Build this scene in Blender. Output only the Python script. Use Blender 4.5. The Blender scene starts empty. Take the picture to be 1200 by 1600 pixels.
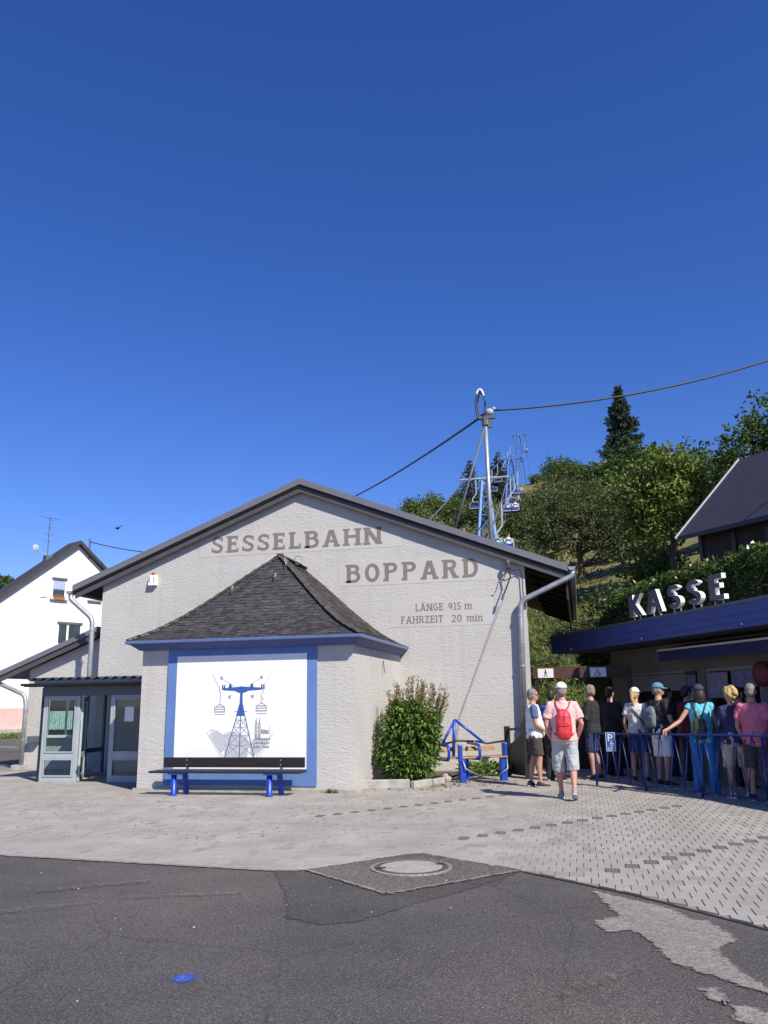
import bpy, math, random
from mathutils import Vector, Matrix, noise
C = bpy.context
S = C.scene
R = math.radians
rnd = random.Random(7)

# ------------------------------------------------------------------ camera, sky, sun, exposure
CAM_H = 1.6
cam_d = bpy.data.cameras.new('camera')
cam = bpy.data.objects.new('camera', cam_d)
S.collection.objects.link(cam)
_th, _ro, _ya = R(12.86), R(0.88), R(12.8)
_F = Vector((-math.sin(_ya)*math.cos(_th), math.cos(_ya)*math.cos(_th), math.sin(_th)))
_R0 = Vector((math.cos(_ya), math.sin(_ya), 0)); _U0 = _R0.cross(_F)
_R = _R0*math.cos(_ro) - _U0*math.sin(_ro); _U = _U0*math.cos(_ro) + _R0*math.sin(_ro)
m = Matrix((( _R.x, _U.x, -_F.x, 0), (_R.y, _U.y, -_F.y, 0), (_R.z, _U.z, -_F.z, CAM_H), (0, 0, 0, 1)))
cam.matrix_world = m
cam_d.sensor_fit = 'VERTICAL'; cam_d.sensor_height = 24.0; cam_d.lens = 24.0*1290/1600
cam_d.clip_start = 0.1; cam_d.clip_end = 3000
S.camera = cam
SUN_EL, SUN_AZ = R(42), R(180-48)          # azimuth measured from +Y towards +X
w = bpy.data.worlds.new('World'); S.world = w; w.use_nodes = True
nt = w.node_tree; nt.nodes.clear()
sky = nt.nodes.new('ShaderNodeTexSky'); sky.sky_type = 'NISHITA'; sky.sun_disc = False
sky.sun_elevation = SUN_EL; sky.sun_rotation = SUN_AZ
sky.altitude = 600; sky.air_density = 1.0; sky.dust_density = 0.1; sky.ozone_density = 5.5
hs = nt.nodes.new('ShaderNodeHueSaturation'); hs.inputs['Saturation'].default_value = 1.19
bg = nt.nodes.new('ShaderNodeBackground'); bg.inputs['Strength'].default_value = 0.095
ow = nt.nodes.new('ShaderNodeOutputWorld')
tint = nt.nodes.new('ShaderNodeMix'); tint.data_type = 'RGBA'; tint.blend_type = 'MULTIPLY'; tint.inputs[0].default_value = 1; tint.inputs[7].default_value = (1.14, 0.985, 1.22, 1)
nt.links.new(sky.outputs[0], tint.inputs[6]); nt.links.new(tint.outputs[2], hs.inputs['Color']); nt.links.new(hs.outputs[0], bg.inputs[0]); nt.links.new(bg.outputs[0], ow.inputs[0])
sd = bpy.data.lights.new('sun', 'SUN'); sd.energy = 4.8; sd.angle = R(0.5); sd.color = (1.0, 0.93, 0.80)
sun = bpy.data.objects.new('sun', sd); S.collection.objects.link(sun)
sv = Vector((math.sin(SUN_AZ)*math.cos(SUN_EL), math.cos(SUN_AZ)*math.cos(SUN_EL), math.sin(SUN_EL)))
sun.rotation_euler = sv.to_track_quat('Z', 'Y').to_euler()
sun.location = sv*60
vs = S.view_settings
vs.view_transform = 'Standard'; vs.look = 'None'; vs.gamma = 1; vs.use_curve_mapping = False
vs.exposure = 0.4
S.render.resolution_x, S.render.resolution_y = 768, 1024
try:
    S.cycles.max_bounces = 6; S.cycles.use_denoising = True
except Exception:
    pass

# ------------------------------------------------------------------ materials
def srgb(r, g, b):
    f = lambda c: (c/255/12.92) if c <= 10 else ((c/255+0.055)/1.055)**2.4
    return (f(r), f(g), f(b))
def mat(name, col, rough=0.7, var=0.0, scale=8.0, bump=0.0, bscale=40.0, stretch=(1, 1, 1), metal=0.0, col2=None, bdist=0.01,
        spec=0.5, transl=0.0, detail=5.0):
    M = bpy.data.materials.new(name); M.use_nodes = True
    t = M.node_tree; b = t.nodes['Principled BSDF']; L = t.links.new
    b.inputs['Roughness'].default_value = rough; b.inputs['Metallic'].default_value = metal
    b.inputs['Specular IOR Level'].default_value = spec
    b.inputs['Base Color'].default_value = (*col, 1)
    tc = mp = None
    if var or bump or col2:
        tc = t.nodes.new('ShaderNodeTexCoord'); mp = t.nodes.new('ShaderNodeMapping')
        mp.inputs['Scale'].default_value = stretch
        L(tc.outputs['Object'], mp.inputs['Vector'])
    if var or col2:
        n = t.nodes.new('ShaderNodeTexNoise'); n.inputs['Scale'].default_value = scale; n.inputs['Detail'].default_value = detail
        L(mp.outputs[0], n.inputs['Vector'])
        r = t.nodes.new('ShaderNodeValToRGB')
        c2 = col2 or tuple(c*(1-var) for c in col); c1 = col if col2 else tuple(min(1, c*(1+var)) for c in col)
        r.color_ramp.elements[0].position = 0.32; r.color_ramp.elements[1].position = 0.68
        r.color_ramp.elements[0].color = (*c2, 1); r.color_ramp.elements[1].color = (*c1, 1)
        L(n.outputs['Fac'], r.inputs[0]); L(r.outputs[0], b.inputs['Base Color'])
    if bump:
        n2 = t.nodes.new('ShaderNodeTexNoise'); n2.inputs['Scale'].default_value = bscale; n2.inputs['Detail'].default_value = 4
        L(mp.outputs[0], n2.inputs['Vector'])
        bp = t.nodes.new('ShaderNodeBump'); bp.inputs['Strength'].default_value = bump; bp.inputs['Distance'].default_value = bdist
        L(n2.outputs['Fac'], bp.inputs['Height']); L(bp.outputs[0], b.inputs['Normal'])
    if transl:
        o = t.nodes['Material Output']; tr = t.nodes.new('ShaderNodeBsdfTranslucent'); mx = t.nodes.new('ShaderNodeMixShader')
        tr.inputs['Color'].default_value = (col[0]*1.5, col[1]*1.5, col[2]*0.8, 1); mx.inputs[0].default_value = transl
        L(b.outputs[0], mx.inputs[1]); L(tr.outputs[0], mx.inputs[2]); L(mx.outputs[0], o.inputs['Surface'])
    return M

def plaster_mat():
    M = mat('rough_plaster', (0.60, 0.565, 0.52), 0.9)
    t = M.node_tree; b = t.nodes['Principled BSDF']; L = t.links.new
    tc = t.nodes.new('ShaderNodeTexCoord')
    mp = t.nodes.new('ShaderNodeMapping'); mp.inputs['Scale'].default_value = (2.4, 2.4, 8.0); L(tc.outputs['Object'], mp.inputs['Vector'])
    n = t.nodes.new('ShaderNodeTexNoise'); n.inputs['Scale'].default_value = 1.6; n.inputs['Detail'].default_value = 6; n.inputs['Distortion'].default_value = 2.6
    n.inputs['Roughness'].default_value = 0.55
    L(mp.outputs[0], n.inputs['Vector'])
    n3 = t.nodes.new('ShaderNodeTexNoise'); n3.inputs['Scale'].default_value = 45; n3.inputs['Detail'].default_value = 3; L(tc.outputs['Object'], n3.inputs['Vector'])
    ad = t.nodes.new('ShaderNodeMath'); ad.operation = 'MULTIPLY_ADD'; ad.inputs[1].default_value = 0.22
    L(n3.outputs['Fac'], ad.inputs[0]); L(n.outputs['Fac'], ad.inputs[2])
    bp = t.nodes.new('ShaderNodeBump'); bp.inputs['Strength'].default_value = 0.55; bp.inputs['Distance'].default_value = 0.026
    L(ad.outputs[0], bp.inputs['Height']); L(bp.outputs[0], b.inputs['Normal'])
    n2 = t.nodes.new('ShaderNodeTexNoise'); n2.inputs['Scale'].default_value = 0.9; n2.inputs['Detail'].default_value = 7; L(tc.outputs['Object'], n2.inputs['Vector'])
    r = t.nodes.new('ShaderNodeValToRGB'); r.color_ramp.elements[0].position = 0.3; r.color_ramp.elements[1].position = 0.7
    r.color_ramp.elements[0].color = (0.475, 0.462, 0.435, 1); r.color_ramp.elements[1].color = (0.535, 0.523, 0.497, 1)
    L(n2.outputs['Fac'], r.inputs[0])
    # rain splash dirt in a band at the foot of the wall
    sx = t.nodes.new('ShaderNodeSeparateXYZ'); L(tc.outputs['Object'], sx.inputs[0])
    nz = t.nodes.new('ShaderNodeMath'); nz.operation = 'MULTIPLY_ADD'; nz.inputs[1].default_value = 0.55; L(n2.outputs['Fac'], nz.inputs[0]); nz.inputs[2].default_value = -0.1
    lt = t.nodes.new('ShaderNodeMapRange'); L(sx.outputs['Z'], lt.inputs['Value']); lt.inputs['From Min'].default_value = 0; L(nz.outputs[0], lt.inputs['From Max'])
    lt.inputs['To Min'].default_value = 0.35; lt.inputs['To Max'].default_value = 0
    mx = t.nodes.new('ShaderNodeMix'); mx.data_type = 'RGBA'
    L(lt.outputs[0], mx.inputs[0]); L(r.outputs[0], mx.inputs[6]); mx.inputs[7].default_value = (0.36, 0.33, 0.29, 1)
    # faint vertical rain streaks
    mp2 = t.nodes.new('ShaderNodeMapping'); mp2.inputs['Scale'].default_value = (5.0, 5.0, 0.22); L(tc.outputs['Object'], mp2.inputs['Vector'])
    n5 = t.nodes.new('ShaderNodeTexNoise'); n5.inputs['Scale'].default_value = 1.0; n5.inputs['Detail'].default_value = 6; L(mp2.outputs[0], n5.inputs['Vector'])
    r5 = t.nodes.new('ShaderNodeValToRGB'); r5.color_ramp.elements[0].position = 0.30; r5.color_ramp.elements[1].position = 0.46
    r5.color_ramp.elements[0].color = (0.93, 0.925, 0.91, 1); r5.color_ramp.elements[1].color = (1, 1, 1, 1); L(n5.outputs['Fac'], r5.inputs[0])
    m5 = t.nodes.new('ShaderNodeMix'); m5.data_type = 'RGBA'; m5.blend_type = 'MULTIPLY'; m5.inputs[0].default_value = 1
    L(mx.outputs[2], m5.inputs[6]); L(r5.outputs[0], m5.inputs[7]); L(m5.outputs[2], b.inputs['Base Color'])
    return M

def asphalt_mat(name, c1, c2, sp, spa=0.5):
    M = mat(name, c1, 0.88)
    t = M.node_tree; b = t.nodes['Principled BSDF']; L = t.links.new
    tc = t.nodes.new('ShaderNodeTexCoord')
    n = t.nodes.new('ShaderNodeTexNoise'); n.inputs['Scale'].default_value = 0.8; n.inputs['Detail'].default_value = 8; n.inputs['Roughness'].default_value = 0.6; L(tc.outputs['Object'], n.inputs['Vector'])
    r = t.nodes.new('ShaderNodeValToRGB'); r.color_ramp.elements[0].position = 0.3; r.color_ramp.elements[1].position = 0.72
    r.color_ramp.elements[0].color = (*c1, 1); r.color_ramp.elements[1].color = (*c2, 1); L(n.outputs['Fac'], r.inputs[0])
    v = t.nodes.new('ShaderNodeTexNoise'); v.inputs['Scale'].default_value = 75; v.inputs['Detail'].default_value = 3; v.inputs['Roughness'].default_value = 0.8; L(tc.outputs['Object'], v.inputs['Vector'])
    r2 = t.nodes.new('ShaderNodeValToRGB'); r2.color_ramp.elements[0].position = 0.53; r2.color_ramp.elements[1].position = 0.66
    r2.color_ramp.elements[0].color = (0, 0, 0, 1); r2.color_ramp.elements[1].color = (spa, spa, spa, 1); L(v.outputs['Fac'], r2.inputs[0])
    mx = t.nodes.new('ShaderNodeMix'); mx.data_type = 'RGBA'; L(r2.outputs[0], mx.inputs[0]); L(r.outputs[0], mx.inputs[6]); mx.inputs[7].default_value = (*sp, 1)
    r3 = t.nodes.new('ShaderNodeValToRGB'); r3.color_ramp.elements[0].position = 0.34; r3.color_ramp.elements[1].position = 0.48
    r3.color_ramp.elements[0].color = (0.45, 0.45, 0.45, 1); r3.color_ramp.elements[1].color = (1, 1, 1, 1); L(v.outputs['Fac'], r3.inputs[0])
    m2 = t.nodes.new('ShaderNodeMix'); m2.data_type = 'RGBA'; m2.blend_type = 'MULTIPLY'; m2.inputs[0].default_value = 1
    L(mx.outputs[2], m2.inputs[6]); L(r3.outputs[0], m2.inputs[7])
    nb = t.nodes.new('ShaderNodeTexNoise'); nb.inputs['Scale'].default_value = 0.35; nb.inputs['Detail'].default_value = 3; L(tc.outputs['Object'], nb.inputs['Vector'])
    rb_ = t.nodes.new('ShaderNodeValToRGB'); rb_.color_ramp.elements[0].position = 0.35; rb_.color_ramp.elements[1].position = 0.65
    rb_.color_ramp.elements[0].color = (0.80, 0.80, 0.82, 1); rb_.color_ramp.elements[1].color = (1.18, 1.15, 1.10, 1); L(nb.outputs['Fac'], rb_.inputs[0])
    m3 = t.nodes.new('ShaderNodeMix'); m3.data_type = 'RGBA'; m3.blend_type = 'MULTIPLY'; m3.inputs[0].default_value = 1; L(m2.outputs[2], m3.inputs[6]); L(rb_.outputs[0], m3.inputs[7])
    wv = t.nodes.new('ShaderNodeTexNoise'); wv.inputs['Scale'].default_value = 2.2; wv.inputs['Detail'].default_value = 5; L(tc.outputs['Object'], wv.inputs['Vector'])
    wm = t.nodes.new('ShaderNodeMix'); wm.data_type = 'VECTOR'; wm.inputs[0].default_value = 0.22; L(tc.outputs['Object'], wm.inputs[4]); L(wv.outputs['Color'], wm.inputs[5])
    vo = t.nodes.new('ShaderNodeTexVoronoi'); vo.feature = 'DISTANCE_TO_EDGE'; vo.inputs['Scale'].default_value = 0.55; L(wm.outputs[1], vo.inputs['Vector'])
    rc = t.nodes.new('ShaderNodeValToRGB'); rc.color_ramp.elements[0].position = 0.0; rc.color_ramp.elements[1].position = 0.008
    rc.color_ramp.elements[0].color = (0.55, 0.55, 0.55, 1); rc.color_ramp.elements[1].color = (1, 1, 1, 1); L(vo.outputs['Distance'], rc.inputs[0])
    m4 = t.nodes.new('ShaderNodeMix'); m4.data_type = 'RGBA'; m4.blend_type = 'MULTIPLY'; L(wv.outputs['Fac'], m4.inputs[0]); L(m3.outputs[2], m4.inputs[6]); L(rc.outputs[0], m4.inputs[7])
    vs2 = t.nodes.new('ShaderNodeTexVoronoi'); vs2.inputs['Scale'].default_value = 55; L(tc.outputs['Object'], vs2.inputs['Vector'])
    sp2 = t.nodes.new('ShaderNodeSeparateColor'); L(vs2.outputs['Color'], sp2.inputs[0])
    mr2 = t.nodes.new('ShaderNodeMapRange'); mr2.inputs['From Min'].default_value = 0; mr2.inputs['From Max'].default_value = 1; mr2.inputs['To Min'].default_value = 0.78; mr2.inputs['To Max'].default_value = 1.30; L(sp2.outputs[0], mr2.inputs['Value'])
    m6 = t.nodes.new('ShaderNodeMix'); m6.data_type = 'RGBA'; m6.blend_type = 'MULTIPLY'; m6.inputs[0].default_value = 1; L(m4.outputs[2], m6.inputs[6]); L(mr2.outputs[0], m6.inputs[7]); L(m6.outputs[2], b.inputs['Base Color'])
    bp = t.nodes.new('ShaderNodeBump'); bp.inputs['Strength'].default_value = 0.7; bp.inputs['Distance'].default_value = 0.008
    L(v.outputs['Fac'], bp.inputs['Height']); L(bp.outputs[0], b.inputs['Normal'])
    return M

def glass_mat(name, col=(0.6, 0.7, 0.7), a=0.75):
    M = bpy.data.materials.new(name); M.use_nodes = True
    t = M.node_tree; t.nodes.clear(); L = t.links.new
    o = t.nodes.new('ShaderNodeOutputMaterial'); g = t.nodes.new('ShaderNodeBsdfGlossy'); g.inputs['Roughness'].default_value = 0.03
    tr = t.nodes.new('ShaderNodeBsdfTransparent'); tr.inputs['Color'].default_value = (*col, 1)
    lw_ = t.nodes.new('ShaderNodeLayerWeight'); lw_.inputs['Blend'].default_value = 0.5
    pw = t.nodes.new('ShaderNodeMath'); pw.operation = 'POWER'; pw.inputs[1].default_value = 4; L(lw_.outputs['Facing'], pw.inputs[0])
    fr = t.nodes.new('ShaderNodeMath'); fr.operation = 'MULTIPLY_ADD'; fr.inputs[1].default_value = 0.7; fr.inputs[2].default_value = 0.04; L(pw.outputs[0], fr.inputs[0])
    mx = t.nodes.new('ShaderNodeMixShader'); L(fr.outputs[0], mx.inputs[0]); L(tr.outputs[0], mx.inputs[1]); L(g.outputs[0], mx.inputs[2]); L(mx.outputs[0], o.inputs['Surface'])
    return M

PL = plaster_mat()
PANEL = mat('smooth_plaster', (0.505, 0.49, 0.463), 0.9, 0.03, 2.0, 0.12, 30)
LETTER = mat('grey_brown_paint', (0.20, 0.18, 0.158), 0.85, 0.07, 6.0)
ROOFM = mat('grey_sheet_metal', (0.155, 0.16, 0.185), 0.45, 0.06, 3.0, spec=0.5)
ROOFD = mat('dark_roof_trim', (0.075, 0.072, 0.075), 0.6, 0.1, 3.0)
SOFF = mat('brown_soffit_boards', (0.03, 0.022, 0.018), 0.8, 0.25, 6.0, stretch=(1, 8, 1))
ZINC = mat('zinc', (0.40, 0.42, 0.45), 0.5, 0.15, 5.0, metal=0.6)
BLUEW = mat('blue_wall_paint', (0.105, 0.20, 0.45), 0.75, 0.08, 3.0, 0.35, 30)
BLUE = mat('blue_metal_paint', (0.012, 0.055, 0.42), 0.35, 0.12, 7.0)
BLUEF = mat('blue_fascia_paint', (0.055, 0.088, 0.28), 0.7, 0.15, 4.0, stretch=(1, 1, 6))
BLUEG = mat('blue_gutter_paint', (0.10, 0.145, 0.30), 0.42, 0.1, 4.0)
WHITE = mat('white_paint', (0.82, 0.83, 0.83), 0.7, 0.012, 2.0, 0.06, 60)
WHITEB = mat('white_render', (0.76, 0.74, 0.70), 0.9, 0.07, 0.9, 0.3, 25, detail=9)
PINKB = mat('pink_base_paint', (0.62, 0.42, 0.40), 0.9, 0.08, 2.0)
CONC = mat('concrete', (0.36, 0.345, 0.315), 0.92, 0.2, 5.0, 0.4, 60)
SLATE = mat('slate', (0.055, 0.052, 0.055), 0.62, 0.4, 7.0, 0.35, 35, spec=0.3)
SLATE2 = mat('slate_mossy', (0.066, 0.061, 0.052), 0.8, 0.4, 9.0, 0.3, 40, spec=0.2)
SLATE3 = mat('slate_pale', (0.078, 0.074, 0.076), 0.6, 0.3, 9.0, 0.3, 40, spec=0.3)
WOODD = mat('dark_brown_wood', (0.016, 0.012, 0.011), 0.6, 0.4, 4.0, 0.2, 30, stretch=(1, 12, 12))
WOODT = mat('tan_wood', (0.33, 0.20, 0.095), 0.6, 0.25, 6.0, 0.2, 30, stretch=(1, 10, 10))
BLACK = mat('black_metal', (0.018, 0.018, 0.02), 0.5)
GREYF = mat('grey_frame_paint', (0.37, 0.42, 0.445), 0.45, 0.07, 4.0)
GREYD = mat('slate_grey_paint', (0.105, 0.125, 0.145), 0.55, 0.06, 3.0)
GLASS = glass_mat('window_glass', (0.86, 0.92, 0.91))
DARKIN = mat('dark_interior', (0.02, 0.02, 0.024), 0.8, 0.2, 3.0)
PAVER = mat('paver_concrete', (0.325, 0.303, 0.272), 0.9, 0.15, 1.3, 0.3, 90, bdist=0.004, detail=8)
PAVER2 = mat('paver_concrete_grey', (0.295, 0.276, 0.25), 0.9, 0.16, 1.7, 0.3, 90, bdist=0.004, detail=8)
PAVERD = mat('paver_dark', (0.135, 0.124, 0.12), 0.9, 0.12, 8.0, 0.3, 90, bdist=0.004)
JOINT = mat('joint_sand', (0.22, 0.203, 0.178), 1.0, 0.25, 30.0)
ASPH = asphalt_mat('asphalt', (0.056, 0.051, 0.049), (0.094, 0.086, 0.081), (0.25, 0.23, 0.21), 0.85)
ASPH2 = asphalt_mat('asphalt_old', (0.075, 0.068, 0.062), (0.125, 0.115, 0.105), (0.30, 0.28, 0.25), 0.9)
ASPH3 = asphalt_mat('asphalt_patch', (0.054, 0.049, 0.047), (0.083, 0.076, 0.072), (0.15, 0.14, 0.13), 0.5)
WORN = asphalt_mat('worn_concrete', (0.20, 0.185, 0.165), (0.32, 0.30, 0.275), (0.42, 0.40, 0.37), 0.6)
SOIL = mat('soil', (0.09, 0.065, 0.045), 1.0, 0.4, 12.0, 0.5, 40)
GRASSG = mat('dry_hill_grass', (0.12, 0.125, 0.035), 1.0, col2=(0.20, 0.17, 0.075), scale=0.14, bump=0.8, bscale=1.5, bdist=0.3, detail=9)

# ------------------------------------------------------------------ mesh helpers
def link(o): S.collection.objects.link(o); return o
class MB:
    def __init__(s): s.v = []; s.f = []; s.m = []
    def add(s, vs_, fs, mi=0):
        b = len(s.v); s.v.extend(tuple(p) for p in vs_); s.f.extend(tuple(b+i for i in f) for f in fs); s.m.extend([mi]*len(fs)); return s
    def box(s, c, d, M=None, mi=0):
        x, y, z = d[0]/2, d[1]/2, d[2]/2
        p = [Vector((a, b, e)) for a in (-x, x) for b in (-y, y) for e in (-z, z)]
        if M is not None: p = [M @ q for q in p]
        c = Vector(c); p = [q+c for q in p]
        return s.add(p, [(0, 1, 3, 2), (4, 6, 7, 5), (0, 4, 5, 1), (2, 3, 7, 6), (0, 2, 6, 4), (1, 5, 7, 3)], mi)
    def bb(s, a, b, mi=0):
        return s.box([(a[i]+b[i])/2 for i in range(3)], [abs(b[i]-a[i]) for i in range(3)], None, mi)
    def hexa(s, p, mi=0):   # 4 bottom (ccw), 4 top
        return s.add(p, [(3, 2, 1, 0), (4, 5, 6, 7), (0, 1, 5, 4), (1, 2, 6, 5), (2, 3, 7, 6), (3, 0, 4, 7)], mi)
    def bar(s, a, b, wd, ht, mi=0):
        a, b = Vector(a), Vector(b); d = b-a; L_ = d.length
        q = d.to_track_quat('X', 'Z').to_matrix()
        return s.box((a+b)/2, (L_, wd, ht), q, mi)
    def tube(s, pts, rad, seg=8, mi=0, cap=True, flat=1.0):
        pts = [Vector(p) for p in pts]; n = len(pts)
        if not isinstance(rad, (list, tuple)): rad = [rad]*n
        rings = []; prev = None
        for i, p in enumerate(pts):
            if i == 0: d = pts[1]-p
            elif i == n-1: d = p-pts[i-1]
            else: d = (pts[i+1]-p).normalized()+(p-pts[i-1]).normalized()
            d.normalize()
            if prev is None:
                up = Vector((0, 0, 1)) if abs(d.z) < 0.95 else Vector((0, 1, 0))
                a = up.cross(d).normalized()
            else:
                a = (prev-d*prev.dot(d)).normalized()
            prev = a; b = d.cross(a)
            rings.append([p+(a*math.cos(t)+b*math.sin(t)*flat)*rad[i] for t in [2*math.pi*k/seg for k in range(seg)]])
        v = [q for r_ in rings for q in r_]; f = []
        for i in range(n-1):
            for k in range(seg):
                f.append((i*seg+k, i*seg+(k+1) % seg, (i+1)*seg+(k+1) % seg, (i+1)*seg+k))
        if cap: f.append(tuple(range(seg-1, -1, -1))); f.append(tuple((n-1)*seg+k for k in range(seg)))
        return s.add(v, f, mi)
    def loft(s, rings, mi=0, cap=True):
        seg = len(rings[0]); n = len(rings); v = [q for r_ in rings for q in r_]; f = []
        for i in range(n-1):
            for k in range(seg):
                f.append((i*seg+k, i*seg+(k+1) % seg, (i+1)*seg+(k+1) % seg, (i+1)*seg+k))
        if cap: f.append(tuple(range(seg-1, -1, -1))); f.append(tuple((n-1)*seg+k for k in range(seg)))
        return s.add(v, f, mi)
    def ell(s, c, r, mi=0, nu=12, nv=8, M=None):
        rings = []; c = Vector(c)
        for j in range(nv+1):
            ph = -math.pi/2+math.pi*j/nv; cr = max(0.02, math.cos(ph)); ring = []
            for k in range(nu):
                t = 2*math.pi*k/nu; p = Vector((r[0]*cr*math.cos(t), r[1]*cr*math.sin(t), r[2]*math.sin(ph)))
                if M is not None: p = M @ p
                ring.append(c+p)
            rings.append(ring)
        return s.loft(rings, mi)
    def prism(s, poly, axis_o, ax, ay, depth_v, mi=0):
        """polygon in a local frame (ax, ay) at axis_o, extruded by the vector depth_v"""
        o, ax, ay, dv = Vector(axis_o), Vector(ax), Vector(ay), Vector(depth_v)
        n = len(poly); a = [o+ax*p[0]+ay*p[1] for p in poly]; b = [q+dv for q in a]
        return s.add(a+b, [tuple(range(n-1, -1, -1)), tuple(range(n, 2*n))]+[(i, (i+1) % n, n+(i+1) % n, n+i) for i in range(n)], mi)
    def build(s, name, mats, parent=None, smooth=False, fix=True):
        me = bpy.data.meshes.new(name); me.from_pydata(s.v, [], s.f)
        for q in (mats if isinstance(mats, (list, tuple)) else [mats]): me.materials.append(q)
        if any(s.m): me.polygons.foreach_set('material_index', s.m)
        if smooth: me.polygons.foreach_set('use_smooth', [True]*len(s.f))
        me.update()
        if fix:
            import bmesh
            bm = bmesh.new(); bm.from_mesh(me); bmesh.ops.recalc_face_normals(bm, faces=bm.faces); bm.to_mesh(me); bm.free()
        o = link(bpy.data.objects.new(name, me))
        if parent: o.parent = parent
        return o
def tag(o, label=None, cat=None, group=None, kind=None):
    if label: o['label'] = label
    if cat: o['category'] = cat
    if group: o['group'] = group
    if kind: o['kind'] = kind
    return o
def thing(name, label, cat, loc=(0, 0, 0), rz=0, group=None):
    o = link(bpy.data.objects.new(name, None)); o.location = loc; o.rotation_euler = (0, 0, rz); o.empty_display_size = 0.2
    return tag(o, label, cat, group)
def bevel(o, wd=0.008, seg=2):
    b = o.modifiers.new('bevel', 'BEVEL'); b.width = wd; b.segments = seg; b.limit_method = 'ANGLE'; return o
def dup(o, parent=None):
    c = o.copy(); link(c)
    if parent: c.parent = parent
    for ch in list(o.children): dup(ch, c)
    return c
def V3(*a): return Vector(a)

# ------------------------------------------------------------------ terrain, road, pavement
def sst(a, b, x):
    t = min(1, max(0, (x-a)/(b-a))); return t*t*(3-2*t)
def hill_z(x, y):
    s0 = 30 + 4*sst(0, -14, x)*0 - 6*sst(2.5, 9, x)
    if x < -1: s0 = 30 + min(4, (-1-x)*0.5)
    d = y-s0
    if d <= 0: z = 0
    elif y < 55: z = 0.4*d
    else:
        z = 0.4*(55-s0) + 0.27*(min(y, 130)-55)
        if y > 130: z += 0.33*(min(y, 222)-130)
        if y > 222: z += 4*(1-math.exp(-(y-222)/20)) - 0.12*max(0, y-250)
    z = max(z, 0)
    z *= 1-0.93*sst(-22, -95, x - 0.06*(y-100))
    if x > 3: z += min(4, (x-3)*0.12)*sst(24, 40, y)
    if x > 5: z *= 1-0.4*sst(5, 50, x)*sst(60, 130, y)
    if z > 0: z += noise.noise(V3(x*0.06, y*0.06, 3))*min(2.0, z*0.12)
    z *= 1 - sst(-9, -22, x)*(1-sst(75, 125, y))
    # wooded hill far to the left
    dl = math.hypot((x+118)/34, (y-150)/55)
    if dl < 1: z = max(z, 24*(1-dl*dl))
    return z
def build_terrain():
    xs = [-900, -600, -420, -300, -240] + [-200+5*i for i in range(62)] + [120, 160, 240, 400, 600, 900]
    ys = [-400, -200, -100, -50] + [2.5*i for i in range(-8, 22)] + [56+4*i for i in range(70)] + [345, 400, 500, 700, 1000, 1600]
    v = []
    for y in ys:
        for x in xs: v.append((x, y, hill_z(x, y)-0.06))
    n = len(xs); f = [(j*n+i, j*n+i+1, (j+1)*n+i+1, (j+1)*n+i) for j in range(len(ys)-1) for i in range(n-1)]
    mb = MB(); mb.add(v, f)
    tag(mb.build('hillside_ground', GRASSG, smooth=True), kind='structure')
build_terrain()
mb = MB(); mb.add([(-70, -40, 0), (40, -40, 0), (40, 21, 0), (-14, 21, 0), (-14, 38, 0), (-70, 38, 0)], [(0, 1, 2, 3), (0, 3, 4, 5)])
road = tag(mb.build('road', ASPH), kind='structure')

EDGE = [(-40, 9.9), (-13, 9.25), (-6.34, 8.52), (-3.06, 8.16), (-2.72, 8.2), (-1.81, 9.27), (-0.62, 8.46), (0.33, 7.66), (1.18, 6.72), (3.2, 4.6), (8, -1.0)]
def edge(x):
    for (a, ya), (b, yb) in zip(EDGE, EDGE[1:]):
        if x <= b: return ya+(yb-ya)*(x-a)/(b-a)
    return EDGE[-1][1]
ZB = 0.004; ZT = 0.014
mb = MB()
xs = sorted(set([-40, 8]+[e[0] for e in EDGE]+[-14.0]))
for a, b in zip(xs, xs[1:]):
    t1 = 21 if b <= -14 else 31
    mb.add([(a, edge(a), ZB), (b, edge(b), ZB), (b, t1, ZB), (a, t1, ZB)], [(0, 1, 2, 3)])
pavement = tag(mb.build('pavement', JOINT), kind='structure')
PW, PD = 0.13, 0.235
def cells():
    dark = set()
    for (x0, y0, k0, k1) in ((0.38, 8.76, -1, 16), (-1.38, 10.21, 0, 15), (-3.45, 12.11, -1, 12)):
        for k in range(k0, k1):
            x, y = x0+0.195*k, y0+0.235*k
            j = math.floor(y/PD); i = math.floor((x-(j % 2)*PW/2)/PW); dark.add((i, j))
    return dark
DARKS = cells()
rp = random.Random(3)
near = []; field = MB()
for j in range(math.floor(3.6/PD), math.floor(20.4/PD)):
    y0 = j*PD
    for i in range(int(-17/PW), int(7.2/PW)):
        x0 = i*PW+(j % 2)*PW/2
        g = 0.0022+rp.random()*0.0016
        q = [(x0+g, y0+g), (x0+PW-g, y0+g), (x0+PW-g, y0+PD-g), (x0+g, y0+PD-g)]
        cl = [(x, max(y, edge(x)+0.004)) for x, y in q]
        if cl[3][1]-cl[0][1] < 0.03 or cl[2][1]-cl[1][1] < 0.03: continue
        cx, cy = x0+PW/2, y0+PD/2
        if cx < -12.2 and cy > 19.4: continue
        if -8.2 < cx < -4 and cy > 14.9: continue
        if cy > 19 and cx < -1.2: continue
        # in the picture's foot of view?
        fwd = -math.sin(_ya)*cx+math.cos(_ya)*cy; lat = math.cos(_ya)*cx+math.sin(_ya)*cy
        clipped = (cl != q)
        if fwd < 3 or abs(lat/fwd) > 0.8: continue
        tl = [rp.uniform(-1, 1)*0.0016 for _ in range(3)]
        dk = (i, j) in DARKS
        mi = 2 if dk else (1 if rp.random() < 0.22 else 0)
        pri = fwd if not dk else fwd*0.72
        if abs(lat/fwd) > .47: pri += 100
        near.append((pri, cl, clipped, tl, mi))
near.sort(key=lambda t: t[0])
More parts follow.
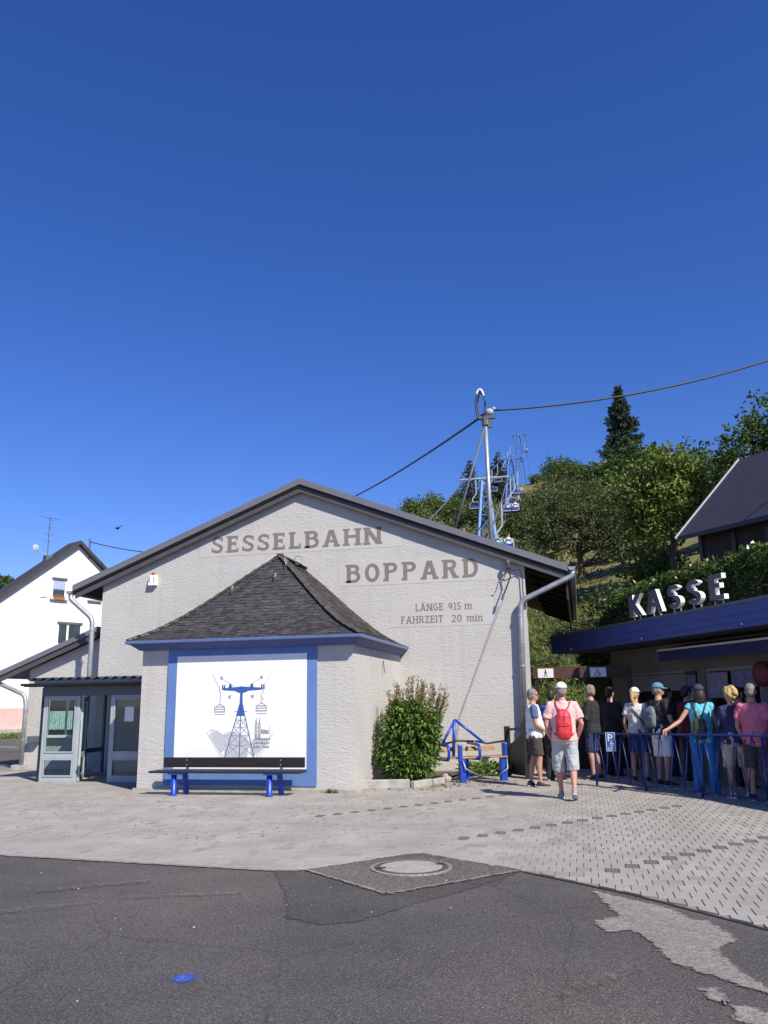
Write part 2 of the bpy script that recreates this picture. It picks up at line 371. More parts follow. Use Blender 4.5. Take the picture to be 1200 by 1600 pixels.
def paver_geo(mbx, cl, tl, mi, o=(0, 0)):
    c = 0.005
    cx = sum(p[0] for p in cl)/4; cy = sum(p[1] for p in cl)/4
    def zt(x, y): return ZT+tl[0]+tl[1]*(x-cx)/0.1+tl[2]*(y-cy)/0.15
    ins = [(cx+(x-cx)*0.955, cy+(y-cy)*0.975) for x, y in cl]
    v = [(x-o[0], y-o[1], ZB-0.002) for x, y in cl]+[(x-o[0], y-o[1], zt(x, y)-c*0.7) for x, y in cl]+[(x-o[0], y-o[1], zt(x, y)) for x, y in ins]
    f = [(8, 9, 10, 11)]
    for a in range(4):
        b = (a+1) % 4
        f += [(a, b, 4+b, 4+a), (4+a, 4+b, 8+b, 8+a)]
    mbx.add(v, f, mi)
for k, (pri, cl, clipped, tl, mi) in enumerate(near):
    if k < 300:
        one = MB(); c = (sum(p[0] for p in cl)/4, sum(p[1] for p in cl)/4); paver_geo(one, cl, tl, 0)
        one.build('paver', [PAVER, PAVER2, PAVERD][mi], pavement, fix=False)
    else:
        paver_geo(field, cl, tl, mi)
tag(field.build('paver_field', [PAVER, PAVER2, PAVERD], pavement, fix=False), kind='stuff')

def ragged(poly, z, step=0.05, amp=0.02, seed=1):
    r_ = random.Random(seed); out = []
    for (a, b) in zip(poly, poly[1:]+poly[:1]):
        n = max(1, int(math.dist(a, b)/step))
        for i in range(n):
            t = i/n; out.append((a[0]+(b[0]-a[0])*t+r_.uniform(-amp, amp)*(i > 0), a[1]+(b[1]-a[1])*t+r_.uniform(-amp, amp)*(i > 0), z))
    return out
def sheet(name, poly, z, mt, parent, step=0.05, amp=0.015, seed=1, inset=0.0):
    p = ragged(poly, z, step, amp, seed); mb_ = MB(); n = len(p)
    n = len(p)
    if not inset:
        mb_.add(p, [tuple(range(n))]); o = mb_.build(name, mt, parent, fix=False)
        if o.data.polygons[-1].normal.z < 0: o.data.flip_normals()
        return o
    # a fine grid that knows, at each point, how deep inside the outline it lies (the material lets the rim crumble)
    x0, x1 = min(q[0] for q in p)-inset, max(q[0] for q in p)+inset; y0, y1 = min(q[1] for q in p)-inset, max(q[1] for q in p)+inset
    st_ = max(inset*.45, (x1-x0)/260); nx, ny = int((x1-x0)/st_)+2, int((y1-y0)/st_)+2; val = {}
    edges = list(zip(p, p[1:]+p[:1]))
    def depth(x, y):
        d2m = 1e9; ins = False
        for (a, b) in edges:
            ex, ey = b[0]-a[0], b[1]-a[1]; t = min(1, max(0, ((x-a[0])*ex+(y-a[1])*ey)/((ex*ex+ey*ey) or 1e-9)))
            d2m = min(d2m, (x-a[0]-ex*t)**2+(y-a[1]-ey*t)**2)
            if (a[1] > y) != (b[1] > y) and x < a[0]+(y-a[1])*ex/((ey) or 1e-9): ins = not ins
        return math.sqrt(d2m)*(1 if ins else -1)
    for jj in range(ny):
        for ii in range(nx): val[(ii, jj)] = depth(x0+ii*st_, y0+jj*st_)/inset
    idx = {}; vv = []; ff = []; at_ = []
    def vid(c):
        if c not in idx: idx[c] = len(vv); vv.append((x0+c[0]*st_, y0+c[1]*st_, z)); at_.append(min(1, max(0, val[c]*.5+.5)))
        return idx[c]
    for jj in range(ny-1):
        for ii in range(nx-1):
            cs_ = [(ii, jj), (ii+1, jj), (ii+1, jj+1), (ii, jj+1)]
            if max(val[c] for c in cs_) > -1: ff.append(tuple(vid(c) for c in cs_))
    mb_.add(vv, ff); o = mb_.build(name, mt, parent, fix=False)
    at = o.data.attributes.new('inside', 'FLOAT', 'POINT'); at.data.foreach_set('value', at_)
    return o
def worn_edges(M, lo=.25, hi=.6, scale=16):
    """patches crumble away at their rim: transparent where noise exceeds the distance from the edge"""
    t = M.node_tree; L = t.links.new; o = t.nodes['Material Output']; b = t.nodes['Principled BSDF']
    a = t.nodes.new('ShaderNodeAttribute'); a.attribute_name = 'inside'
    tc = t.nodes.new('ShaderNodeTexCoord'); n = t.nodes.new('ShaderNodeTexNoise'); n.inputs['Scale'].default_value = scale; n.inputs['Detail'].default_value = 8; n.inputs['Roughness'].default_value = .7; L(tc.outputs['Object'], n.inputs['Vector'])
    m1 = t.nodes.new('ShaderNodeMath'); m1.operation = 'MULTIPLY_ADD'; m1.inputs[1].default_value = 1.9; L(n.outputs['Fac'], m1.inputs[0]); L(a.outputs['Fac'], m1.inputs[2])
    mr = t.nodes.new('ShaderNodeMapRange'); mr.inputs['From Min'].default_value = 1.25+lo; mr.inputs['From Max'].default_value = 1.25+hi; L(m1.outputs[0], mr.inputs['Value'])
    tr = t.nodes.new('ShaderNodeBsdfTransparent'); mx = t.nodes.new('ShaderNodeMixShader'); L(mr.outputs[0], mx.inputs[0]); L(tr.outputs[0], mx.inputs[1]); L(b.outputs[0], mx.inputs[2]); L(mx.outputs[0], o.inputs['Surface'])
    return M
WORN_E = worn_edges(asphalt_mat('worn_concrete_rim', (0.20, 0.186, 0.165), (0.31, 0.29, 0.262), (0.38, 0.36, 0.33), 0.7), .08, .35)
SEAM_E = worn_edges(asphalt_mat('worn_seam_rim', (0.10, 0.092, 0.085), (0.17, 0.158, 0.145), (0.34, 0.32, 0.29), 0.9), .45, 1.1, 7)
OLD_E = worn_edges(asphalt_mat('asphalt_old_rim', (0.075, 0.068, 0.062), (0.125, 0.115, 0.105), (0.32, 0.30, 0.27), 0.95), .1, .3)
PATCH_E = worn_edges(ASPH3.copy(), .05, .2)
sheet('asphalt_patch', [(-2.98, 8.13), (-2.74, 8.17), (-1.69, 7.25), (-0.66, 8.40), (-1.0, 7.7), (-1.39, 7.06), (-1.71, 6.45), (-1.96, 6.31), (-2.26, 6.45), (-2.5, 7.1)], 0.004, PATCH_E, road, 0.06, 0.012, 4, inset=0.05)
sheet('worn_concrete_strip', [(0.01, 7.72), (0.55, 7.22), (0.72, 6.85), (0.8, 6.86), (0.88, 6.62), (0.92, 6.39), (0.75, 6.13), (0.83, 5.7), (0.92, 5.41), (1.3, 4.9), (1.25, 4.75), (0.9, 5.31), (0.8, 5.41), (0.64, 5.6), (0.45, 5.81), (0.41, 6.01), (0.3, 6.44), (0.24, 6.51), (0.08, 6.43), (0.01, 6.73), (0.19, 6.91), (0.09, 7.3)], 0.008, WORN_E, road, 0.03, 0.006, 5, inset=0.05)
sheet('worn_concrete_strip', [(0.56, 5.33), (0.64, 5.38), (0.67, 5.2), (0.66, 5.08), (0.57, 5.21)], 0.008, WORN_E, road, 0.03, 0.006, 6, inset=0.05)
sheet('worn_concrete_strip', [(0.68, 5.11), (0.78, 5.1), (0.9, 4.98), (0.95, 4.7), (0.66, 4.9)], 0.008, WORN_E, road, 0.03, 0.006, 7, inset=0.05)
rs = random.Random(11)
for si, (pts, wd) in enumerate((([(-4.9, 6.12), (-4.62, 6.26), (-4.27, 6.42), (-3.99, 6.73)], 0.10), ([(-3.9, 6.8), (-3.63, 6.93), (-3.18, 7.09), (-2.9, 7.2)], 0.09), ([(-0.26, 5.06), (-0.12, 5.24), (0.06, 5.44), (0.29, 5.72)], 0.10), ([(-4.8, 6.9), (-4.3, 7.3), (-3.9, 7.5)], 0.11))):
    up = [(x-wd*0.3, y+wd) for x, y in pts]; dn = [(x+wd*0.3, y-wd) for x, y in reversed(pts)]
    sheet('worn_seam', up+dn, 0.009, SEAM_E, road, 0.03, 0.006, 20+si, inset=0.05)
# light sandy line of joint filler along the pavement edge
up = [(x, edge(x)-0.005) for x in [-12+0.25*i for i in range(38)]]; dn = [(x, y-0.06) for x, y in reversed(up)]
sheet('edge_mortar', up+dn, 0.010, WORN_E, road, 0.05, 0.012, 31, inset=0.02)
up = [(x, edge(x)-0.002) for x in [-0.6+0.1*i for i in range(40)]]; dn = [(x-0.02, y-0.035) for x, y in reversed(up)]
sheet('edge_dark_strip', up+dn, 0.0065, mat('dark_joint', (0.03, 0.027, 0.025), 1.0, 0.3, 20), road, 0.05, 0.008, 33)  # narrow dark strip along the pavement edge
BLUESP = mat('blue_spray_paint', (0.045, 0.10, 0.42), 0.9, 0.35, 40.0)
sheet('paint_mark', [(-2.40+0.07*math.cos(a), 5.0+0.085*math.sin(a)) for a in [k*math.pi/7 for k in range(14)]], 0.006, worn_edges(BLUESP.copy(), .1, .5, 60), road, 0.015, 0.004, 8, inset=0.05)
for k in range(26):
    a = rs.uniform(0, 6.28); d = 0.08+abs(rs.gauss(0, 0.06)); r0 = rs.uniform(0.003, 0.008); cx, cy = -2.40+d*math.cos(a), 5.0+d*1.2*math.sin(a)
    sheet('paint_spatter', [(cx+r0*math.cos(q), cy+r0*math.sin(q)) for q in (0, 1.2, 2.5, 3.8, 5)], 0.005, BLUESP, road, 1, 0, k)
# manhole square of old asphalt with the round cover
sq = [(-2.72, 8.19), (-1.81, 9.25), (-0.64, 8.45), (-1.69, 7.29)]
sheet('manhole_surround', sq, 0.008, OLD_E, road, 0.06, 0.012, 41, inset=0.04)
for a, b, k in ((sq[0], sq[3], 0), (sq[3], sq[2], 1)):
    dx, dy = b[0]-a[0], b[1]-a[1]; L_ = math.hypot(dx, dy); nx, ny = -dy/L_*0.035, dx/L_*0.035
    pl = [(a[0]+dx*t/12+nx*0.2, a[1]+dy*t/12+ny*0.2) for t in range(13)]; p2 = [(x+nx, y+ny) for x, y in reversed(pl)]
    sheet('concrete_rim', pl+p2, 0.0125, WORN_E, road, 0.04, 0.012, 50+k, inset=0.02)
mh = thing('manhole_cover', 'round concrete-filled manhole cover set in the diamond of old asphalt', 'manhole cover', (-1.70, 8.44, 0))
def disc(r0, r1, z0, z1, n=40):
    mb_ = MB(); rings = []
    for rr, zz in ((r1, z0), (r1, z1), (r0, z1), (r0, z0)): rings.append([V3(rr*math.cos(2*math.pi*k/n), rr*math.sin(2*math.pi*k/n), zz) for k in range(n)])
    mb_.loft(rings, cap=False); return mb_
disc(0.365, 0.40, 0.002, 0.018).build('outer_ring', WORN, mh)
disc(0.306, 0.365, 0.002, 0.020).build('iron_ring', mat('cast_iron', (0.11, 0.10, 0.09), 0.6, 0.3, 20, metal=0.3), mh)
mb = MB(); mb.loft([[V3(r_*math.cos(2*math.pi*k/40), r_*math.sin(2*math.pi*k/40), z) for k in range(40)] for r_, z in ((0.304, 0.002), (0.304, 0.022), (0.28, 0.025))])
mb.build('concrete_disc', mat('cover_concrete', (0.33, 0.31, 0.28), 0.9, 0.15, 14, 0.3, 60), mh)
for a in (0.5, 3.6): mb = MB(); mb.box((0.30*math.cos(a), 0.30*math.sin(a), 0.021), (0.09, 0.06, 0.014), Matrix.Rotation(a, 3, 'Z')); mb.build('lifting_slot', BLACK, mh)
# small stones and litter lying on the road
mb = MB(); rq = random.Random(17)
for k in range(200):
    x, y = rq.uniform(-5.5, 2.6), rq.uniform(3.4, 9)
    if y > edge(x)-0.1: continue
    r0 = rq.uniform(0.002, 0.006)*(1 if k % 9 else 1.7)
    mb.ell((x, y, 0.004+r0*0.4), (r0, r0*rq.uniform(0.6, 1), r0*0.6), k % 3 == 0, 5, 3)
tag(mb.build('loose_grit', [mat('grit_grey', (0.25, 0.24, 0.22), 0.9), mat('grit_pale', (0.5, 0.48, 0.45), 0.9)]), kind='stuff')
mb = MB()
for k in range(900):
    x = rq.gauss(-5, 3.4); y = rq.uniform(9.4, 15.2)
    if y < edge(x)+0.1 or (-8.3 < x < -3.9 and y > 14.75): continue
    r0 = rq.uniform(0.006, 0.018)
    mb.ell((x, y, ZT+0.003), (r0, r0*rq.uniform(0.5, 1.4), 0.003), 0, 5, 2)
tag(mb.build('pavement_dirt', mat('dirt_specks', (0.14, 0.125, 0.105), 1.0, 0.3, 9)), kind='stuff')

# ------------------------------------------------------------------ lettering (own slab-serif outlines)
def RR(x0, y0, x1, y1): return [(x0, y0), (x1, y0), (x1, y1), (x0, y1)]
def ARC(cx, cy, rx, ry, a0, a1, t, n=14):
    out = []
    for i in range(n):
        p, q = R(a0+(a1-a0)*i/n), R(a0+(a1-a0)*(i+1)/n)
        k = lambda a, s: (cx+(rx-s)*math.cos(a), cy+(ry-s)*math.sin(a))
        out.append([k(p, 0), k(q, 0), k(q, t), k(p, t)])
    return out
def ST(x0, y0, x1, y1, t): # slanted stroke of horizontal width t
    return [(x0-t/2, y0), (x0+t/2, y0), (x1+t/2, y1), (x1-t/2, y1)]
def glyph(ch, t=0.15, s=0.12, serif=True):
    """list of convex polygons in a unit-height box, and the advance width; s = serif thickness"""
    P = []; sv = 0.07 if serif else 0
    def stem(x, y0=0, y1=1, bot=True, top=True, lft=True, rgt=True):
        P.append(RR(x, y0, x+t, y1))
        if serif:
            if bot: P.append(RR(x-(sv if lft else 0), y0, x+t+(sv if rgt else 0), y0+s))
            if top: P.append(RR(x-(sv if lft else 0), y1-s, x+t+(sv if rgt else 0), y1))
    h = t*0.82
    if ch == 'S':
        P += ARC(.31, .735, .27, .265, 25, 270, h) + ARC(.31, .275, .29, .275, 90, -155, h)
        P[:] = [[(x, y) for x, y in p] for p in P]
        if serif: P.append(RR(.50, .70, .585, .93)); P.append(RR(.02, .07, .10, .32))
        return P, .64
    if ch in 'EF':
        stem(.07); P.append(RR(.07, 1-h, .58, 1)); P.append(RR(.2, .46, .48, .46+h))
        if serif: P.append(RR(.50, .76, .58, 1)); P.append(RR(.42, .38, .49, .66))
        if ch == 'E': P.append(RR(.07, 0, .61, h)); serif and P.append(RR(.53, 0, .61, .26))
        return P, .66
    if ch == 'L':
        stem(.07); P.append(RR(.07, 0, .6, h)); serif and P.append(RR(.52, 0, .6, .30)); return P, .63
    if ch in 'BPRD':
        stem(.07, rgt=False)
        if ch == 'D':
            P.append(RR(.07, 0, .38, h)); P.append(RR(.07, 1-h, .38, 1)); P.extend(ARC(.38, .5, .34, .5, 90, -90, t*.95)); return P, .77
        y0 = .46 if ch != 'B' else .49
        P.append(RR(.07, 1-h, .42, 1)); P.append(RR(.07, y0, .42, y0+h*.9)); P.extend(ARC(.42, (1+y0)/2, .25, (1-y0)/2, 90, -90, t*.9))
        if ch == 'B':
            P.append(RR(.07, 0, .44, h)); P.extend(ARC(.44, (y0+h*.9)/2, .28, (y0+h*.9)/2, 90, -90, t*.9)); return P, .76
        if ch == 'R':
            P.append(ST(.42, .5, .62, 0, t*1.1)); serif and P.append(RR(.52, 0, .76, s)); return P, .78
        return P, .72
    if ch == 'A' or ch == 'Ä':
        P.append(ST(.15, 0, .40, 1, t)); P.append(ST(.70, 0, .45, 1, t)); P.append(RR(.25, .26, .62, .26+h*.9)); P.append(RR(.33, 1-h, .52, 1))
        if serif: P.append(RR(.01, 0, .29, s)); P.append(RR(.56, 0, .84, s))
        if ch == 'Ä': P.append(RR(.2, 1.08, .34, 1.22)); P.append(RR(.51, 1.08, .65, 1.22))
        return P, .85
    if ch == 'H':
        stem(.07); stem(.62); P.append(RR(.15, .46, .7, .46+h)); return P, .84
    if ch == 'N':
        stem(.07, bot=True, rgt=True); stem(.64); P.append(ST(.15, 1, .72, 0, t*1.15)); return P, .87
    if ch in 'O0':
        wd = .35 if ch == 'O' else .28
        P += ARC(.03+wd, .5, wd, .51, 0, 360, t*.95, 24); return P, .06+2*wd
    if ch == 'G':
        P += ARC(.36, .5, .34, .51, 40, 320, t*.9, 20); P.append(RR(.52, .08, .52+t, .46)); P.append(RR(.42, .4, .75, .4+s)); return P, .76
    if ch == 'Z':
        P.append(RR(.05, 1-h, .6, 1)); P.append(RR(.04, 0, .62, h)); P.append(ST(.14, h*.5, .51, 1-h*.5, t*1.2))
        if serif: P.append(RR(.05, .76, .12, 1)); P.append(RR(.55, 0, .62, .24))
        return P, .66
    if ch == 'I': stem(.08); return P, .32
    if ch == 'T':
        stem(.27, top=False); P.append(RR(.02, 1-h, .67, 1))
        if serif: P.append(RR(.02, .75, .09, 1)); P.append(RR(.60, .75, .67, 1))
        return P, .69
    if ch == 'K':
        stem(.07); P.append(ST(.22, .40, .58, 1, t*1.15)); P.append(ST(.30, .55, .62, 0, t*1.2)); return P, .70
    if ch == '9':
        P += ARC(.29, .67, .26, .33, 0, 360, t*.9, 18); P += ARC(.25, .5, .30, .5, 0, -70, t*.9, 8); P.append(RR(.42, .45, .55, .7)); return P, .6
    if ch == '1':
        P.append(RR(.22, 0, .22+t, 1)); P.append(RR(.08, 0, .5, s)); P.append(RR(.09, .86, .25, .86+s)); return P, .52
    if ch == '5':
        P.append(RR(.08, .5, .08+t*.8, 1)); P.append(RR(.08, 1-h, .5, 1)); P += ARC(.26, .31, .29, .31, 130, -140, t*.9, 14); return P, .6
    if ch == '2':
        P += ARC(.29, .7, .26, .3, 165, -35, t*.9, 12); P.append(ST(.12, .06, .44, .58, t)); P.append(RR(.04, 0, .56, h)); return P, .6
    if ch in 'mn':
        k = 2 if ch == 'm' else 1
        for i in range(k+1): P.append(RR(.08+i*.36, 0, .08+i*.36+t*.9, .62)); P.append(RR(.03+i*.36, 0, .13+i*.36+t*.9, s))
        P.append(RR(.02, .66, .1+t*.5, .66+s*.9)); P.append(RR(.08, .5, .08+t*.9, .7))
        for i in range(k): P += ARC(.08+i*.36+.18+t*.45, .53, .18+t*.45, .21, 170, 0, t*.85, 8)
        return P, .08+k*.36+t*.9+.08
    if ch == 'i':
        P.append(RR(.1, 0, .1+t*.9, .7)); P.append(RR(.03, 0, .17+t*.9, s)); P.append(RR(.03, .7-s, .1+t*.5, .7)); P.append(RR(.09, .82, .1+t, .97)); return P, .32
    return P, .35
def text_polys(txt, width, height, gap=.14, t=0.15, serif=True):
    x = 0; out = []
    for ch in txt:
        ps, adv = glyph(ch, t, serif=serif)
        out.append((x, ps)); x += adv+gap
    k = width/(x-gap)
    return [[[((px+ox)*k, py*height) for px, py in p] for p in ps] for ox, ps in out]
def lettering(name, txt, o, width, height, mt, parent, ax=(1, 0, 0), nrm=(0, -1, 0), gap=.14, t=.15):
    nv = Vector(nrm); k = 0
    for g in text_polys(txt, width, height, gap, t):
        mb_ = MB()
        for p in g:
            z = 0.0012+0.0003*(k % 9); k += 1
            mb_.add([Vector(o)+Vector(ax)*x+V3(0, 0, y)+nv*z for x, y in p], [tuple(range(len(p)))])
        if mb_.v: mb_.build('letter', mt, parent, fix=False)
def polyline(mb_, pts, wd, o, nv, z, ax=(1, 0, 0), mi=0):
    ax = Vector(ax); o = Vector(o); nv = Vector(nv)
    for (a, b) in zip(pts, pts[1:]):
        d = Vector((b[0]-a[0], b[1]-a[1])); L_ = d.length or 1e-6; n_ = Vector((-d.y, d.x))/L_*wd/2; e = d/L_*wd*0.3
        q = [(a[0]-e.x+n_.x, a[1]-e.y+n_.y), (a[0]-e.x-n_.x, a[1]-e.y-n_.y), (b[0]+e.x-n_.x, b[1]+e.y-n_.y), (b[0]+e.x+n_.x, b[1]+e.y+n_.y)]
        z += 0.00003
        mb_.add([o+ax*x+V3(0, 0, y)+nv*z for x, y in q], [(0, 1, 2, 3)], mi)

# ------------------------------------------------------------------ station building
YW = 19.0
st = thing('station_building', 'beige rough-plastered gabled station with large grey lettering on its front wall', 'building', (0, 0, 0))
AX, AZ = -6.4, 6.97           # ridge
def zr(x): return AZ-0.392*abs(x-AX)     # top of roof
mb = MB()
wl, wr = -11.76, -1.04
pf = [(wl, 0), (wr, 0), (wr, zr(wr)-.2), (AX, AZ-.2), (wl, zr(wl)-.2)]
mb.prism(pf, (0, YW, 0), (1, 0, 0), (0, 0, 1), (0, 0.32, 0))
mb.build('front_wall', PL, st)
mb = MB(); mb.bb((wl, YW+.32, 0), (wl+.3, 31, 4.6)); mb.bb((-2.6, YW+.32, 0), (-2.3, 31, 4.9)); mb.bb((wl+.3, 30.7, 0), (-2.6, 31, 5.0))
mb.build('side_wall', PL, st)
def roofside(sgn, x_e, y0, y1, th=0.17):
    ze = zr(x_e); mb_ = MB()
    p = [(AX, y0, AZ-th), (x_e, y0, ze-th), (x_e, y1, ze-th), (AX, y1, AZ-th), (AX, y0, AZ), (x_e, y0, ze), (x_e, y1, ze), (AX, y1, AZ)]
    mb_.hexa(p if sgn > 0 else [p[i] for i in (1, 0, 3, 2, 5, 4, 7, 6)]); return mb_
for sgn, xe in ((-1, -12.5), (1, -0.06)):
    roofside(sgn, xe, 18.80, 31.4).build('roof', SOFF, st)
    # sheet-metal verge: pale face on top, dark under-trim set back below
    ze = zr(xe); d = 0.012
    mb = MB(); mb.hexa([(AX, 18.78-d, AZ-.125), (xe, 18.78-d, ze-.125), (xe, 18.82, ze-.125), (AX, 18.82, AZ-.125), (AX, 18.78-d, AZ+.03), (xe, 18.78-d, ze+.03), (xe, 19.0, ze+.03), (AX, 19.0, AZ+.03)])
    mb.build('verge_flashing', ROOFM, st)
    mb = MB(); mb.hexa([(AX, 18.84, AZ-.31), (xe+(-.05*sgn), 18.84, ze-.31), (xe+(-.05*sgn), 18.88, ze-.31), (AX, 18.88, AZ-.31), (AX, 18.84, AZ-.17), (xe+(-.05*sgn), 18.84, ze-.17), (xe+(-.05*sgn), 18.88, ze-.17), (AX, 18.88, AZ-.17)])
    mb.build('barge_board', ROOFD, st)
    # roof skin above
    mb = MB(); mb.hexa([(AX, 19.0, AZ+.002), (xe, 19.0, ze+.002), (xe, 31.4, ze+.002), (AX, 31.4, AZ+.002), (AX, 19.0, AZ+.028), (xe, 19.0, ze+.028), (xe, 31.4, ze+.028), (AX, 31.4, AZ+.028)])
    mb.build('roof_covering', ROOFD, st)
# eaves soffit boards on the open right side
mb = MB()
for k in range(9):
    x0 = -0.98+k*0.1; mb.bb((x0, 18.9, zr(x0+.05)-.215), (x0+.094, 31.3, zr(x0+.05)-.195))
mb.build('soffit_boards', SOFF, st)
for k in range(9): mb = MB(); mb.box((-0.55, 19.6+k*1.35, zr(-0.55)-.25), (1.0, .09, .12), Matrix.Rotation(math.atan(.392), 3, 'Y')); mb.build('rafter', SOFF, st)
mb = MB(); mb.bb((-0.13, 18.95, 3.75), (-0.09, 31.3, zr(-.1)-.2))
mb.build('eaves_board', SOFF, st)
def gutter(name, a, b, r_, mt, par, seg=10):
    a, b = Vector(a), Vector(b); d = (b-a).normalized(); sd_ = V3(-d.y, d.x, 0).normalized(); rings = []
    for p in (a, b):
        ring = []
        for k in range(seg+1): t = math.pi+math.pi*k/seg; ring.append(p+sd_*r_*math.cos(t)+V3(0, 0, r_*math.sin(t)))
        for k in range(seg, -1, -1): t = math.pi+math.pi*k/seg; ring.append(p+sd_*(r_-.008)*math.cos(t)+V3(0, 0, (r_-.008)*math.sin(t)))
        rings.append(ring)
    mb_ = MB(); mb_.loft(rings); 
    for p in (a, b):
        n = seg+1; mb_.add([p+sd_*r_*math.cos(math.pi+math.pi*k/seg)+V3(0, 0, r_*math.sin(math.pi+math.pi*k/seg)) for k in range(n)], [tuple(range(n))])
    return mb_.build(name, mt, par)
gutter('gutter', (0.02, 18.76, 4.46), (0.02, 31.4, 4.46), .09, ZINC, st)
gutter('gutter', (-12.58, 18.76, 4.46), (-12.58, 31.4, 4.46), .09, ZINC, st)
def pipe(pts, r_, par, clips=()):
    # rounded corners
    P = [Vector(p) for p in pts]; out = [P[0]]
    for a, b, c in zip(P, P[1:], P[2:]):
        k = min(.14, (a-b).length*.4, (c-b).length*.4); u = b+(a-b).normalized()*k; v = b+(c-b).normalized()*k
        for t in (0, .25, .5, .75, 1): out.append(u*(1-t)**2+b*2*t*(1-t)+v*t*t)
    out.append(P[-1]); mb_ = MB(); mb_.tube(out, r_, 14); o = mb_.build('downpipe', ZINC, par, True)
    for c in clips:
        mb_ = MB(); mb_.tube([(c[0], c[1], c[2]-.02), (c[0], c[1], c[2]+.02)], r_*1.18, 14); mb_.bb((c[0]-.01, c[1], c[2]-.01), (c[0]+.01, c[1]+.12, c[2]+.01)); mb_.build('pipe_clip', ZINC, o)
    return o
pipe([(0.02, 18.85, 4.40), (0.02, 18.85, 4.26), (-1.15, 18.86, 3.74), (-1.17, 18.87, 3.4), (-1.2, 18.87, 1.05)], .065, st, ((-1.18, 18.87, 3.42), (-1.18, 18.87, 2.3)))
mb = MB(); mb.tube([(-1.2, 18.87, 1.08), (-1.2, 18.87, 0.0)], .075, 14); mb.build('standpipe', BLACK, st, True)
pipe([(-12.58, 18.85, 4.40), (-12.58, 18.85, 4.26), (-11.94, 18.88, 3.74), (-11.93, 18.88, 3.2), (-11.93, 18.88, 0.1)], .06, st, ((-11.93, 18.88, 3.45),))
# lettered panels
def panel(x0, x1, z0, z1):
    mb_ = MB(); mb_.bb((x0, YW-.004, z0), (x1, YW+.05, z1)); return mb_.build('text_panel', PANEL, st)
p1 = panel(-9.1, -3.9, 5.18, 5.72); p2 = panel(-5.45, -1.76, 4.28, 4.86); p3 = panel(-4.2, -1.8, 3.26, 3.85)
lettering('lettering', 'SESSELBAHN', (-8.79, YW-.0052, 5.27), 4.41, .42, LETTER, p1, gap=.13, t=.19)
lettering('lettering', 'BOPPARD', (-5.29, YW-.0052, 4.36), 3.22, .44, LETTER, p2, gap=.15, t=.19)
lettering('lettering', 'LÄNGE', (-3.60, YW-.0052, 3.62), .67, .17, LETTER, p3, gap=.07)
lettering('lettering', '915', (-2.82, YW-.0052, 3.62), .30, .17, LETTER, p3, gap=.06)
lettering('lettering', 'm', (-2.45, YW-.0052, 3.62), .19, .17, LETTER, p3)
lettering('lettering', 'FAHRZEIT', (-3.95, YW-.0052, 3.34), 1.0, .17, LETTER, p3, gap=.07)
lettering('lettering', '20', (-2.76, YW-.0052, 3.34), .25, .17, LETTER, p3, gap=.06)
lettering('lettering', 'min', (-2.41, YW-.0052, 3.34), .38, .17, LETTER, p3, gap=.03)
# lean-to on the left
LT = thing('lean_to', 'low beige lean-to with sloping grey verge left of the station', 'building')
YA = 19.55
mb = MB(); mb.prism([(-14.1, 0), (-11.95, 0), (-11.95, 3.36), (-14.1, 2.52)], (0, YA, 0), (1, 0, 0), (0, 0, 1), (0, 6, 0)); mb.build('wall', PL, LT)
mb = MB(); za = lambda x: 3.52+(x+12.02)*0.385
mb.hexa([(-14.85, YA-.3, za(-14.85)-.07), (-12.02, YA-.3, za(-12.02)-.07), (-12.02, YA+6.2, za(-12.02)-.07), (-14.85, YA+6.2, za(-14.85)-.07), (-14.85, YA-.3, za(-14.85)+.06), (-12.02, YA-.3, za(-12.02)+.06), (-12.02, YA+6.2, za(-12.02)+.06), (-14.85, YA+6.2, za(-14.85)+.06)])
mb.build('roof', ROOFM, LT)
mb = MB(); mb.hexa([(-14.8, YA-.26, za(-14.8)-.22), (-12.03, YA-.26, za(-12.03)-.22), (-12.03, YA-.22, za(-12.03)-.22), (-14.8, YA-.22, za(-14.8)-.22), (-14.8, YA-.26, za(-14.8)-.07), (-12.03, YA-.26, za(-12.03)-.07), (-12.03, YA-.22, za(-12.03)-.07), (-14.8, YA-.22, za(-14.8)-.07)])
mb.build('barge_board', ROOFD, LT)
gutter('gutter', (-14.92, YA-.3, 2.40), (-14.92, YA+6, 2.40), .08, ZINC, LT)
pipe([(-14.92, YA-.15, 2.34), (-14.92, YA-.15, 2.2), (-14.12, YA-.12, 1.88), (-14.06, YA-.12, 1.6), (-14.06, YA-.12, .1)], .055, LT, ((-14.06, YA-.12, 1.5), (-14.06, YA-.12, .75)))
mb = MB(); mb.bb((-14.3, YA-.2, 0), (-13.95, YA, .13)); mb.build('plinth', CONC, LT)

# wall fittings on the gable
sir = thing('alarm_siren', 'small white alarm box with red lamp high on the beige gable', 'alarm', (-10.33, YW, 4.52))
mb = MB(); mb.hexa([(-.11, -.13, 0), (.11, -.13, 0), (.11, .02, 0), (-.11, .02, 0), (-.08, -.10, .27), (.08, -.10, .27), (.08, .02, .27), (-.08, .02, .27)]); bevel(mb.build('housing', WHITE, sir), .012)
mb = MB(); mb.ell((0, -.05, .27), (.06, .055, .07), 0, 12, 6); mb.build('lamp_dome', mat('red_lamp', (0.35, 0.03, 0.02), 0.3), sir, True)
mb = MB(); mb.bb((-.07, -.128, .06), (-.05, -.118, .22)); mb.bb((.05, -.128, .06), (.07, -.118, .22)); mb.build('sound_slot', GREYF, sir)
br = thing('cable_anchor', 'black cable anchor with insulator holding the thin wire on the gable right end', 'bracket', (-1.4, YW, 4.4))
mb = MB(); mb.tube([(0, 0, .1), (0, -.16, .12), (.02, -.2, .14)], .018, 8); mb.build('hook', BLACK, br)
